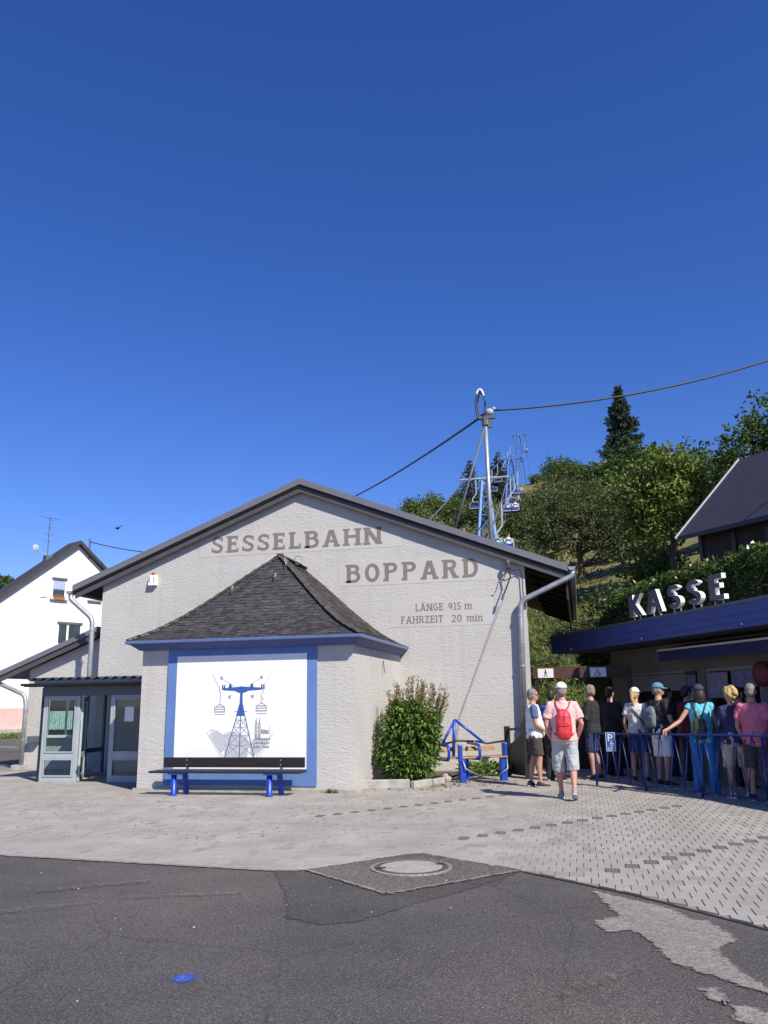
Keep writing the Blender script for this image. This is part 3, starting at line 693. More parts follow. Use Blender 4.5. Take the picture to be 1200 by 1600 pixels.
mb = MB(); mb.ell((.0, -.18, .22), (.05, .04, .09), 0, 10, 8); mb.build('insulator', mat('brown_insulator', (.09, .075, .07), .4), br, True)
mb = MB(); mb.tube([(0, -.2, .15), (.08, -.15, .05), (.25, -.1, .07), (.3, -.06, -.05), (.31, -.06, -.75)], .011, 6); mb.tube([(.02, -.2, .1), (.05, -.2, -.1), (-.03, -.2, -.3), (-.12, -.2, -.5)], .016, 6)
mb.tube([(0, -.2, .14), (-.09, -.2, -.12), (-.16, -.2, -.24), (-.2, -.2, -.2)], .009, 6); mb.build('cable_loop', BLACK, br)
mb = MB(); mb.tube([(-.12, -.2, -.48), (-.16, -.2, -.62)], .028, 8); mb.build('turnbuckle', GREYD, br)
mb = MB(); mb.tube([(-1.55, 18.9, 3.8), (-2.63, 18.95, 1.22), (-2.75, 18.96, .5)], .0055, 6)
tag(mb.build('guy_wire', GREYD), 'thin grey wire running slanted down the gable from the black anchor', 'wire')

# ------------------------------------------------------------------ front porch with slate roof and mural
po = thing('mural_pavilion', 'low projecting beige block with a dark slate hipped roof and painted front', 'building')
mb = MB(); mb.bb((-8.21, 14.8, 0), (-3.98, YW-.01, 2.72)); mb.build('wall', PL, po)
mb = MB(); mb.bb((-8.26, 14.74, 0), (-3.94, 14.79, .07)); mb.build('plinth', CONC, po)
fr = MB()
fr.bb((-7.65, 14.772, .13), (-7.46, 14.80, 2.7)); fr.bb((-4.86, 14.772, .13), (-4.67, 14.80, 2.7)); fr.bb((-7.46, 14.772, 2.48), (-4.86, 14.80, 2.7)); fr.bb((-7.46, 14.772, .13), (-4.86, 14.80, .42))
fr.build('blue_border', BLUEW, po)
mb = MB(); mb.bb((-7.46, 14.766, .42), (-4.86, 14.80, 2.48)); mural = mb.build('mural_panel', WHITE, po)
dr = MB(); O = (0, 14.7655, 0); NV = (0, -1, 0)
D = lambda pts, wd=.016, z=.0008, mi=0: polyline(dr, pts, wd, O, NV, z, mi=mi)
def P_(pts, mi=0, z=.0010):
    dr.add([V3(x, 14.7655-z, y) for x, y in pts], [tuple(range(len(pts)))], mi)
# pylon: 0 blue, 1 grey line, 2 light grey wash, 3 mid grey
P_([(-6.50, 1.83), (-6.2, 1.81), (-6.2, 1.89), (-6.50, 1.87)]); P_([(-5.74, 1.83), (-6.06, 1.81), (-6.06, 1.89), (-5.74, 1.87)], z=.0011)
P_([(-6.24, 1.80), (-6.12, 1.76), (-6.10, 1.9), (-6.3, 1.88)], z=.0012); P_([(-6.02, 1.80), (-6.15, 1.76), (-6.16, 1.9), (-5.96, 1.88)], z=.0013)
P_([(-6.165, 1.52), (-6.105, 1.52), (-6.11, 1.8), (-6.16, 1.8)], z=.0014); P_([(-6.22, 1.40), (-6.06, 1.40), (-6.105, 1.6), (-6.165, 1.6)], z=.0015)
P_([(-6.23, 1.36), (-6.05, 1.36), (-6.06, 1.41), (-6.22, 1.41)], z=.0016)
for xx in (-6.53, -6.49, -5.75, -5.71): P_([(xx, 1.84), (xx+.035, 1.84), (xx+.03, 1.93), (xx+.005, 1.93)], z=.0017)
for xx in (-6.36, -5.93): P_([(xx-.04, 1.87), (xx+.04, 1.87), (xx+.015, 1.95), (xx-.015, 1.95)], z=.0018)
D([(-6.21, 1.37), (-6.44, .62)], .018); D([(-6.06, 1.37), (-5.86, .62)], .018); D([(-6.14, 1.36), (-6.15, .60)], .018)
D([(-6.26, 1.44), (-6.02, 1.44)], .01)
lx = lambda z: -6.21+(1.37-z)*(-.23/.75); rx = lambda z: -6.06+(1.37-z)*(.20/.75)
zz = [1.30, 1.17, 1.02, .85, .65]
for a, b in zip(zz, zz[1:]):
    D([(lx(a), a), (-6.145, b)], .008, .0020, 1); D([(-6.145, a), (lx(b), b)], .008, .0021, 1); D([(-6.145, a), (rx(b), b)], .008, .0022, 1); D([(rx(a), a), (-6.145, b)], .008, .0023, 1)
    D([(lx(a), a), (-6.145, a-.02), (rx(a), a)], .008, .0024, 1)
for s_ in (-1, 1):
    cx = -6.14
    D([(cx+s_*.43, 1.85), (cx+s_*.58, 2.13)], .006, .0025, 1); D([(cx+s_*.14, 1.9), (cx+s_*.42, 2.06)], .005, .0026, 1)
    P_([(cx+s_*.40-.025, 2.03), (cx+s_*.40+.025, 2.03), (cx+s_*.40+.025, 2.085), (cx+s_*.40-.025, 2.085)], 3, .0027)
    P_([(cx+s_*.22-.03, 1.73), (cx+s_*.22+.03, 1.75), (cx+s_*.23+.02, 1.68), (cx+s_*.23-.02, 1.68)], 3, .0028)
D([(-6.57, 1.9), (-6.585, 1.83), (-6.55, 1.8), (-6.56, 1.56)], .01, .003, 1)
D([(-5.74, 1.86), (-5.70, 1.80), (-5.75, 1.72), (-5.70, 1.66), (-5.745, 1.64), (-5.735, 1.58)], .01, .0031, 1)
for cx, cz in ((-6.56, 1.46), (-5.735, 1.47)):
    D([(cx-.1, cz+.06), (cx, cz+.13), (cx+.1, cz+.06)], .009, .0032, 1); D([(cx-.1, cz-.03), (cx-.1, cz+.07), (cx+.1, cz+.07), (cx+.1, cz-.03)], .012, .0034, 1)
    D([(cx-.1, cz-.02), (cx+.1, cz-.02)], .016, .0036, 1); D([(cx-.09, cz+.03), (cx+.09, cz+.03)], .012, .0038, 1); D([(cx-.1, cz-.07), (cx+.1, cz-.065)], .008, .0039, 1)
# hills, river bowl and town with twin-spired church
P_([(-6.74, 1.04), (-6.70, 1.09), (-6.58, 1.08), (-6.47, 1.01), (-6.40, .99), (-6.38, .80), (-6.52, .70)], 2, .0004)
P_([(-6.45, 1.03), (-6.33, 1.07), (-6.2, 1.05), (-6.02, .99), (-5.96, .86), (-6.0, .60), (-6.42, .60), (-6.46, .78)], 2, .0005)
P_([(-5.84, .98), (-5.6, .93), (-5.64, .84), (-5.84, .66), (-5.9, .62), (-5.96, .85)], 2, .0006)
D([(-6.76, 1.02), (-6.44, .60)], .008, .0009, 1); D([(-6.80, 1.06), (-6.50, .60)], .006, .0011, 1); D([(-5.54, 1.02), (-5.84, .60)], .008, .0013, 1); D([(-5.50, 1.04), (-5.78, .60)], .006, .0015, 1)
D([(-6.80, 1.06), (-6.74, 1.11), (-6.62, 1.10), (-6.5, 1.03), (-6.42, 1.0)], .006, .0016, 1); D([(-6.46, 1.04), (-6.36, 1.08), (-6.22, 1.06)], .006, .0017, 1)
rm = random.Random(5)
for k in range(70):
    x = rm.uniform(-6.7, -5.7); z = rm.uniform(.64, 1.04)
    if abs(x+6.14) > .12+(z-.6)*1.25 + .0: continue
    a = rm.choice((.5, .8, -.4)); L_ = rm.uniform(.03, .09)
    D([(x, z), (x+L_*math.cos(a), z+L_*math.sin(a))], .004, .0019, 3)
for xx in (-5.83, -5.765):
    P_([(xx-.024, .96), (xx+.024, .96), (xx+.024, 1.17), (xx-.024, 1.17)], 3, .0040); P_([(xx-.026, 1.17), (xx+.026, 1.17), (xx, 1.34)], 3, .0041)
    for q in range(3): P_([(xx-.008, 1.04+q*.06), (xx+.008, 1.04+q*.06), (xx+.008, 1.07+q*.06), (xx-.008, 1.07+q*.06)], 4, .0042)
P_([(-5.73, 1.04), (-5.58, 1.04), (-5.59, 1.1), (-5.73, 1.12)], 3, .0043); D([(-5.565, 1.04), (-5.565, 1.17)], .008, .0044, 3)
for r0 in range(3):
    for q in range(7):
        x = -5.86+q*.045-r0*.01; z = .93-r0*.07
        if rm.random() < .85: P_([(x, z), (x+.035, z), (x+.035, z+.02+rm.random()*.012), (x+.017, z+.045), (x, z+.02)], 3 if rm.random() < .6 else 1, .0045+.0001*(q % 2))
dr.build('mural_drawing', [mat('mural_blue', (.03, .10, .36), .8), mat('mural_line_grey', (.20, .21, .23), .8), mat('mural_wash', (.50, .52, .54), .8), mat('mural_mid_grey', (.30, .31, .33), .8), mat('mural_pale', (.75, .76, .76), .8)], mural, fix=False)

# slate roof: hipped, with a flared (bell-cast) foot
EX0, EX1, EY, EZ = -8.42, -3.78, 14.52, 2.78
RX, RY, RZ = -6.4, 17.45, 4.79
def flare(t): return EZ+(RZ-EZ)*(t+(-.34)*t*(1-t)*(1-t)*1.6)   # t = 0 eave .. 1 ridge
def pt_front(s_, t):   # s in 0..1 along the width at height t
    xl = EX0+(RX-EX0)*t; xr = EX1+(RX-EX1)*t
    return V3(xl+(xr-xl)*s_, EY+(RY-EY)*t, flare(t))
def pt_right(s_, t):
    yl = EY+(RY-EY)*t
    return V3(EX1+(RX-EX1)*t, yl+(YW-yl)*s_, flare(t))
def pt_left(s_, t):
    yl = EY+(RY-EY)*t
    return V3(EX0+(RX-EX0)*t, YW+(yl-YW)*s_, flare(t))
rd = thing('slate_roof', '', '')
bpy.data.objects.remove(rd)
mb = MB()
N_ = 14
for fn in (pt_front, pt_right, pt_left):
    base = len(mb.v); v = []; f = []
    for i in range(N_+1):
        for q in range(2): v.append(fn(q, i/N_)-V3(0, 0, .02))
    for i in range(N_): f.append((2*i, 2*i+1, 2*i+3, 2*i+2))
    mb.add(v, f)
proof = mb.build('roof', SLATE, po)
slates = []
rsl = random.Random(9)
NR = 30
for fn, wface in ((pt_front, 0), (pt_right, 1), (pt_left, 2)):
    for r_ in range(NR):
        t0, t1 = r_/NR, min(1.0, (r_+1.55)/NR)
        Lr = (fn(1, t0)-fn(0, t0)).length
        n = max(1, int(round(Lr/.155)))
        off = (r_ % 2)*.5
        for k in range(-1, n+1):
            s0, s1 = (k+off)/n, (k+1+off)/n
            s0c, s1c = max(0, s0), min(1, s1)
            if s1c-s0c < .02/Lr or s1c <= s0c: continue
            a, b = fn(s0c, t0), fn(s1c, t0)
            # upper edge, clipped to the narrower width above
            def mapx(p, tt):
                q0, q1 = fn(0, tt), fn(1, tt); ax = 0 if wface == 0 else 1
                lo, hi = q0[ax], q1[ax]; 
                u = (p[ax]-lo)/((hi-lo) or 1e-6); return fn(min(1, max(0, u)), tt)
            c, d = mapx(b, t1), mapx(a, t1)
            slates.append((wface, a, b, c, d, t0))
def slate_geo(mbx, a, b, c, d, mi=0):
    n = (b-a).cross(d-a)
    if n.length < 1e-7: n = (b-a).cross(c-a)
    if n.length < 1e-9: return
    n.normalize()
    if n.z < 0: n = -n
    lift = .014+rsl.random()*.011; j = rsl.uniform(-.008, .008)
    dn = (a-d).normalized() if (a-d).length > 1e-5 else V3(0, 0, -1)
    a2, b2 = a+n*lift+dn*(.008+j), b+n*(lift+rsl.uniform(-.004, .004))+dn*(.008-j)
    cut = (b2-a2)*.22
    m1, m2 = a2+cut+dn*.0, b2-cut+dn*.0
    a3, b3 = a2-dn*.03, b2-dn*.02
    c2, d2 = c+n*.004, d+n*.004
    top = [a3, m1, m2, b3, c2, d2]; th = n*.011
    v = top+[p-th for p in top[:4]]
    mbx.add(v, [(0, 1, 2, 3, 4, 5), (0, 6, 7, 1), (1, 7, 8, 2), (2, 8, 9, 3)], mi)
front = [s_ for s_ in slates if s_[0] == 0]; other = [s_ for s_ in slates if s_[0] != 0]
front.sort(key=lambda s_: -((s_[2]-s_[1]).length*(s_[4]-s_[1]).length))
rest = MB()
for k, (wf, a, b, c, d, t0) in enumerate(front):
    mi = rsl.choice((0, 0, 0, 0, 0, 1, 2))
    if k < 300:
        one = MB(); slate_geo(one, a, b, c, d)
        if one.v: one.build('slate', [SLATE, SLATE2, SLATE3][mi], proof, fix=False)
    else: slate_geo(rest, a, b, c, d, mi)
for (wf, a, b, c, d, t0) in other: slate_geo(rest, a, b, c, d, rsl.choice((0, 1, 1, 1, 2)) if wf == 1 else 0)
tag(rest.build('slate_courses', [SLATE, SLATE2, SLATE3], proof, fix=False), kind='stuff')
# hip and ridge slates overlapping
mb = MB()
hip = [pt_front(1, i/16) for i in range(17)]
for a, b in zip(hip, hip[1:]): mb.bar(a+V3(.02, 0, .03), b+(b-a)*.25+V3(.02, 0, .055), .15, .014)
hip = [pt_front(0, i/16) for i in range(17)]
for a, b in zip(hip, hip[1:]): mb.bar(a+V3(0, 0, .03), b+(b-a)*.25+V3(0, 0, .055), .12, .014)
for i in range(7):
    y = RY+i*.23; mb.box((RX-.07, y+.1, RZ+.035), (.2, .27, .014), Matrix.Rotation(-.5, 3, 'Y')); mb.box((RX+.07, y+.1, RZ+.035), (.2, .27, .014), Matrix.Rotation(.5, 3, 'Y'))
mb.build('ridge_slates', SLATE2, proof)
# roof hooks
mb = MB()
for q in ((1, .9), (.62, .72), (.95, .86), (.12, .6)):
    p = pt_front(q[0], q[1])+V3(0, -.03, .06); mb.tube([p, p+V3(.0, -.04, .07), p+V3(.02, -.1, .06), p+V3(.02, -.14, -.02), p+V3(.02, -.12, -.06)], .011, 6)
p = V3(RX+.2, RY+.8, RZ+.04); mb.tube([p+V3(.1*math.cos(t)-.0, -.1, .1*math.sin(t)) for t in [k*.6 for k in range(9)]], .012, 6)
mb.build('roof_hook', ZINC, proof)
# timber eaves: blue box gutter round three sides
mb = MB(); mb.bb((EX0-.02, EY-.03, EZ-.055), (EX1+.02, EY+.03, EZ+.005)); mb.bb((EX1-.03, EY+.03, EZ-.055), (EX1+.03, YW-.2, EZ+.005)); mb.bb((EX0-.03, EY+.03, EZ-.055), (EX0+.03, YW-.2, EZ+.005))
bevel(mb.build('gutter', BLUEG, po), .012)
mb = MB(); mb.hexa([(EX0+.19, 14.70, EZ-.17), (EX1-.16, 14.70, EZ-.17), (EX1-.16, YW-.02, EZ-.17), (EX0+.19, YW-.02, EZ-.17), (EX0+.04, EY+.035, EZ-.056), (EX1-.035, EY+.035, EZ-.056), (EX1-.035, YW-.02, EZ-.056), (EX0+.04, YW-.02, EZ-.056)])
mb.build('eaves_moulding', mat('blue_eaves_paint', (.05, .085, .25), .6, .1, 4), po)
mb = MB(); mb.tube([(-3.95, 17.1, 2.42), (-3.93, 17.1, 2.2), (-3.9, 17.05, 2.17)], .008, 6); mb.build('wire_stub', BLACK, po)

# ------------------------------------------------------------------ glazed shelter at the left
sh = thing('glazed_porch', 'grey glazed entrance porch with black corrugated roof left of the mural pavilion', 'porch')
Y0 = 16.4
mb = MB(); mb.bb((-11.42, Y0-.06, 1.80), (-8.22, Y0+.04, 2.0)); mb.build('lintel', GREYD, sh)
mb = MB(); mb.bb((-11.72, Y0-.32, 2.0), (-8.23, Y0-.06, 2.06)); mb.build('soffit_board', BLACK, sh)
gutter('gutter', (-11.76, Y0-.34, 2.07), (-8.25, Y0-.34, 2.07), .055, BLACK, sh)
mb = MB(); mb.bb((-11.5, Y0-.275, 2.06), (-8.24, Y0-.255, 2.14)); mb.build('flashing_strip', GREYF, sh)
mb = MB(); nW = 16; npw = 8; xs_ = [-11.66+(3.42)*i/(nW*npw) for i in range(nW*npw+1)]
v = []; f = []
for i, x in enumerate(xs_):
    z = .028*math.cos(2*math.pi*i/npw)
    for y, dz in ((Y0-.36, 0), (18.95, .03)):
        v.append((x, y, 2.165+dz+z)); v.append((x, y, 2.150+dz+z))
for i in range(len(xs_)-1):
    a = 4*i; b = a+4
    f += [(a, b, b+2, a+2), (a+1, a+3, b+3, b+1), (a, a+1, b+1, b), (a+2, b+2, b+3, a+3)]
mb.add(v, f); mb.build('corrugated_sheet', mat('black_sheet', (.025, .026, .03), .45), sh)
def glazed(x0, x1, name='window_panel', zmid=.55, y=Y0, w_=.085):
    p = MB()
    p.bb((x0, y-.03, 0.014), (x0+w_, y+.03, 1.80)); p.bb((x1-w_, y-.03, .014), (x1, y+.03, 1.80))
    p.bb((x0+w_, y-.028, .014), (x1-w_, y+.028, .12)); p.bb((x0+w_, y-.028, zmid-.06), (x1-w_, y+.028, zmid+.06)); p.bb((x0+w_, y-.028, 1.74), (x1-w_, y+.028, 1.80))
    o = bevel(p.build(name, GREYF, sh), .006)
    q = MB()
    for (a, b, c, d) in ((x0+w_, x1-w_, zmid+.06, 1.74), (x0+w_, x1-w_, .12, zmid-.06)):
        q.bb((a, y-.045, c), (a+.03, y-.03, d)); q.bb((b-.03, y-.045, c), (b, y-.03, d)); q.bb((a+.03, y-.044, c), (b-.03, y-.03, c+.03)); q.bb((a+.03, y-.044, d-.03), (b-.03, y-.03, d))
    q.build('glazing_bead', GREYF, o)
    for (a, b, c, d) in ((x0+w_, x1-w_, zmid+.06, 1.74), (x0+w_, x1-w_, .12, zmid-.06)):
        g = MB(); g.bb((a, y-.008, c), (b, y, d)); g.build('pane', GLASS, o)
    return o
glazed(-11.40, -10.52); glazed(-9.78, -8.23)
mb = MB(); mb.bb((-11.46, Y0-.03, .014), (-11.402, Y0+.03, 1.98)); mb.build('corner_post', BLACK, sh)
# side wall of the porch (glazed, dark frame) and back interior
mb = MB()
for yy in (Y0+.1, 17.6, 18.85): mb.bb((-11.44, yy-.04, .014), (-11.39, yy+.04, 1.98))
mb.bb((-11.435, Y0+.14, .5), (-11.395, 18.8, .6)); mb.bb((-11.434, Y0+.14, 1.9), (-11.396, 18.8, 1.98)); mb.build('side_frame', GREYD, sh)
mb = MB(); mb.bb((-11.42, Y0+.14, .1), (-11.412, 18.8, 1.9)); mb.build('pane', GLASS, sh)
# open door leaf, edge-on in the doorway
mb = MB(); dM = Matrix.Rotation(R(116), 3, 'Z')
for a in ((.04, .08, 0, 1.74, .9), (.8, .08, 0, 1.74, .9)): mb.box(V3(-10.50, Y0+.05, .9)+dM @ V3(a[0], 0, 0), (.08, .04, 1.74), dM)
for zc in (.1, .55, 1.72): mb.box(V3(-10.50, Y0+.05, zc)+dM @ V3(.42, 0, 0), (.68, .036, .10), dM)
dl = mb.build('door_leaf', GREYF, sh)
mb = MB(); mb.box(V3(-10.50, Y0+.05, .9)+dM @ V3(.42, 0, 0), (.68, .01, 1.5), dM); mb.build('pane', GLASS, dl)
mb = MB(); mb.tube([V3(-10.50, Y0+.05, 1.0)+dM @ V3(.74, -.06, -.18), V3(-10.50, Y0+.05, 1.0)+dM @ V3(.74, -.06, .18)], .014, 8); mb.build('handle', ZINC, dl)
mb = MB(); mb.bb((-9.45, Y0-.012, 1.25), (-9.24, Y0-.009, 1.55)); mb.build('notice', WHITE, sh)
# station wall inside the porch: dark opening, sunlit parapet and curtain behind the glass
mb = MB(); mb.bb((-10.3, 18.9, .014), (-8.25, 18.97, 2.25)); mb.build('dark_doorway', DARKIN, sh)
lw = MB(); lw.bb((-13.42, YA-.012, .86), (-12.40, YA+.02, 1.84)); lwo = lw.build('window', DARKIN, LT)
mb = MB(); n = 26; v = []; f = []
for i in range(n*4+1):
    x = -13.40+.98*i/(n*4); y = YA-.03+.008*math.sin(i*1.1); zb = .98+.025*abs(math.sin(i*math.pi/8))
    v += [(x, y, 1.46), (x, y, zb)]
f = [(2*i, 2*i+1, 2*i+3, 2*i+2) for i in range(n*4)]
mb.add(v, f); mb.build('lace_curtain', mat('lace_curtain', (.40, .56, .50), .9, .25, 14), lwo)
mb = MB(); mb.bb((-13.48, YA-.16, .80), (-12.34, YA-.0, .86)); mb.build('window_sill', WHITE, lwo)
mb = MB(); mb.bb((-12.93, YA-.045, .86), (-12.87, YA-.013, 1.84)); mb.bb((-13.44, YA-.045, 1.80), (-12.38, YA-.013, 1.86)); mb.build('window_bar', GREYD, lwo)
mb = MB()
for x in (-10.05, -9.55, -9.1): mb.bb((x, 18.6, .014), (x+.05, 18.65, 2.1))
mb.bb((-10.0, 18.58, .9), (-8.3, 18.62, .95)); mb.build('inner_frame', GREYD, sh)
mb = MB(); mb.bb((-10.02, 18.55, 1.55), (-9.84, 18.565, 1.75)); mb.build('paper_notice', WHITE, sh)
mb = MB(); mb.bb((-13.9, YA-.2, .70), (-13.62, YA-.02, .84)); tag(mb.build('sill_shadow_block', GREYD), 'small dark block standing in for the end of the sill shadow on the lean-to wall', 'box')  # dark block added where the sill's shadow ends

# ------------------------------------------------------------------ bench at the mural
be = thing('bench', 'long dark-brown bench on blue feet under the white mural', 'bench', (-6.12, 14.30, 0))
mb = MB(); mb.bb((-1.36, .12, .47), (1.34, .17, .645)); bevel(mb.build('backrest', WOODD, be), .01)
for k in range(3):
    mb = MB(); mb.bb((-1.45, -.27+k*.125, .40), (1.40, -.16+k*.125, .435)); bevel(mb.build('seat_board', WOODD, be), .008)
for x in (-1.0, .8):
    mb = MB()
    mb.tube([(x, -.16, .395), (x, -.16, .04), (x, -.16, .014)], [.05, .05, .065], 12); mb.build('leg', BLUE, be, True)
    mb = MB(); mb.bar((x+.12, .02, .39), (x+.14, .06, .02), .05, .09); mb.bar((x+.12, .10, .39), (x+.1, .19, .60), .05, .03); mb.build('back_leg', BLUE, be)
    mb = MB(); mb.bb((x-.08, -.26, .375), (x+.16, .1, .398)); mb.build('bracket', BLUE, be)
    mb = MB(); mb.tube([(x+.1, .116, .6), (x+.1, .112, .6)], .012, 8); mb.tube([(x+.1, .116, .52), (x+.1, .112, .52)], .012, 8); mb.build('bolt', ZINC, be)

# ------------------------------------------------------------------ old chairlift seat used as a bench
cs = thing('chairlift_bench', 'blue old chairlift double seat with tan slats standing beside the bush', 'bench', (-2.16, 17.15, 0), R(30))
bl = []
mb = MB(); mb.bb((-.38, -.30, .014), (-.27, -.19, .46)); mb.build('leg', BLUE, cs)
mb = MB(); mb.bb((-.16, .10, .014), (-.04, .22, .46)); mb.build('leg', BLUE, cs)
mb = MB(); mb.bb((.53, -.22, .014), (.65, -.11, .46)); mb.build('leg', BLUE, cs)
mb = MB(); mb.bar((-.26, .16, .12), (.1, .16, .12), .05, .05); mb.build('foot_bar', BLUE, cs)
for k in range(4):
    mb = MB(); mb.bb((-.62, -.26+k*.115, .46), (.66, -.155+k*.115, .485)); bevel(mb.build('seat_slat', WOODT, cs), .006)
for k in range(1):
    mb = MB(); mb.box((.0, .25, .62), (1.22, .025, .085), Matrix.Rotation(-.15, 3, 'X')); bevel(mb.build('back_slat', WOODT, cs), .006)
def arm(x, y0, y1):
    p = MB(); p.tube([(x, y1, .74), (x, y0+.06, .72), (x, y0, .66), (x, y0, .52), (x, y0+.06, .45), (x, y1, .44)], .03, 10); return p.build('side_frame', BLUE, cs, True)
arm(-.64, -.36, .26); arm(.02, -.34, .26)
mb = MB(); mb.box((.67, -.08, .59), (.07, .16, .30)); bevel(mb.build('side_panel', BLUE, cs), .02)
mb = MB(); mb.bb((-.43, -.36, .42), (-.35, -.28, .74)); bevel(mb.build('side_panel', BLUE, cs), .015)
mb = MB(); mb.tube([(-.62, .0, .73), (-.36, -.1, .8), (.0, -.1, .78)], .02, 8); mb.tube([(.04, -.08, .78), (.3, -.1, .73), (.66, -.1, .77)], .02, 8); mb.build('safety_bar', BLACK, cs, True)
mb = MB(); mb.tube([(-.64, .05, .70), (-.30, .12, 1.20)], .026, 8); mb.tube([(-.30, .12, 1.20), (.28, .05, .74)], .026, 8); mb.tube([(-.32, .12, 1.19), (-.34, .16, .46)], .034, 8); mb.build('hanger', BLUE, cs, True)
mb = MB(); mb.tube([(-.34, -.3, .44), (-.30, -.36, .28), (.05, -.3, .12)], .014, 8); mb.tube([(.66, -.2, .44), (.62, -.3, .25), (.44, -.25, .12)], .014, 8); mb.build('foot_rest', ZINC, cs, True)

# ------------------------------------------------------------------ KASSE kiosk
d2 = Vector((-.426, .905, 0)); n2 = Vector((-.905, -.426, 0)); KP = Vector((1.57, 18.10, 0))
kr = math.atan2(-d2.y, -d2.x)      # local +X runs from far left end to the near right end
ka = thing('ticket_kiosk', 'low ticket kiosk with deep blue flat-roof fascia and shaded beige wall', 'kiosk', KP, kr)
# local frame: x = towards the near end, y = into the building, z up
XL, XR = -5.2, 12.0
mb = MB(); mb.bb((XL, 0, 2.74), (XR, .05, 3.20)); mb.bb((XL, .05, 2.74), (XL+.05, 6, 3.20)); mb.build('fascia', BLUEF, ka)
mb = MB(); mb.bb((XL-.015, -.02, 3.16), (XR, .09, 3.215)); mb.bb((XL-.015, .09, 3.16), (XL+.09, 6, 3.215)); mb.build('roof_edge_flashing', GREYD, ka)
mb = MB(); mb.bb((XL, -.012, 2.83), (XR, 0, 2.845)); mb.bb((XL, -.012, 2.97), (XR, 0, 2.98)); mb.build('fascia_board', BLUEF, ka)
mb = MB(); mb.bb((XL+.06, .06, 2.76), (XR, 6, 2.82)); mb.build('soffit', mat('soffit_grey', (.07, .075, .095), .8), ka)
mb = MB(); mb.bb((XL+.05, .09, 2.98), (XR, 6, 3.08)); mb.build('flat_roof', ROOFD, ka)
mb = MB()
for x in (-3.9, -.4, 3.0): mb.ell((x, -.03, 2.80), (.02, .02, .02), 0, 8, 6)
mb.build('spotlight', WHITE, ka)
wy = 1.2; kx = lambda X, Y: (Vector((X, Y, 0))-KP).dot(-d2)
xw = kx(.55, 22.3)
KW = mat('kiosk_plaster', (.185, .165, .148), .9, .06, 2.0, .5, 30)  # beige lowered all over to deepen the shade under the roof
w1 = (kx(1.0, 21.43), kx(2.15, 19.0)); w2 = (kx(2.33, 18.6), kx(3.1, 17.0)); w3 = (kx(3.2, 16.75), kx(3.75, 15.6))
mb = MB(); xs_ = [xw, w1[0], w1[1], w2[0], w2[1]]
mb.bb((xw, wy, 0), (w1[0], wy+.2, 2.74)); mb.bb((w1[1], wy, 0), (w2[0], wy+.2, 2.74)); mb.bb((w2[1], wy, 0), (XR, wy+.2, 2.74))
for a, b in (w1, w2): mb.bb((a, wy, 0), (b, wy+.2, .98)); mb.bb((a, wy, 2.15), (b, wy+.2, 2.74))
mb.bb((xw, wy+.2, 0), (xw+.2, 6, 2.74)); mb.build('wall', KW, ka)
def kwin(a, b, z0, z1, mid):
    f_ = MB()
    f_.bb((a, wy+.02, z0), (a+.07, wy+.09, z1)); f_.bb((b-.07, wy+.02, z0), (b, wy+.09, z1)); f_.bb((a+.07, wy+.022, z0), (b-.07, wy+.088, z0+.06)); f_.bb((a+.07, wy+.022, z1-.06), (b-.07, wy+.088, z1))
    if mid: f_.bb(((a+b)/2-.03, wy+.024, z0+.06), ((a+b)/2+.03, wy+.086, z1-.06))
    o = f_.build('window', mat('kiosk_frame', (.25, .25, .26), .5), ka)
    g = MB(); g.bb((a+.07, wy+.05, z0+.06), (b-.07, wy+.06, z1-.06)); g.build('pane', GLASS, o)
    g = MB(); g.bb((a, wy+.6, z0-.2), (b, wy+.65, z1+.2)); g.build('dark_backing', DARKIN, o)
    return o
wa = kwin(*w1, .98, 2.15, False); wb = kwin(*w2, .98, 2.15, True)
for k in range(9):
    mb = MB(); mb.bb((w1[0]+.08, wy+.012, 1.72+.04*k), (w1[1]-.3, wy+.03, 1.755+.04*k)); mb.build('shutter_slat', mat('shutter_grey', (.27, .26, .25), .6) if k == 0 else bpy.data.materials['shutter_grey'], wa)
BNAVY = mat('navy_awning_cloth', (.018, .025, .10), .8, .1, 6)
ax0 = kx(1.66, 19.1)
aw = thing('awning', 'dark navy awning folded under the kiosk fascia with pale front rail', 'awning', KP, kr)
mb = MB(); mb.hexa([(ax0, .62, 2.56), (XR-1, .62, 2.56), (XR-1, 1.19, 2.66), (ax0, 1.19, 2.66), (ax0, .62, 2.575), (XR-1, .62, 2.575), (XR-1, 1.19, 2.69), (ax0, 1.19, 2.69)]); mb.build('cloth', BNAVY, aw)
mb = MB(); nA = 60; v = []; f = []
for i in range(nA+1):
    x = ax0+(XR-1-ax0)*i/nA; v += [(x, .60+.008*math.sin(i*2.1), 2.555), (x, .60+.012*math.sin(i*2.1+.5), 2.33+.012*(i % 2))]
mb.add(v, [(2*i, 2*i+1, 2*i+3, 2*i+2) for i in range(nA)]); mb.build('valance', BNAVY, aw)
mb = MB(); mb.bb((ax0-.03, .585, 2.55), (XR-1, .62, 2.59)); mb.build('front_rail', mat('pale_rail', (.55, .55, .56), .4), aw)
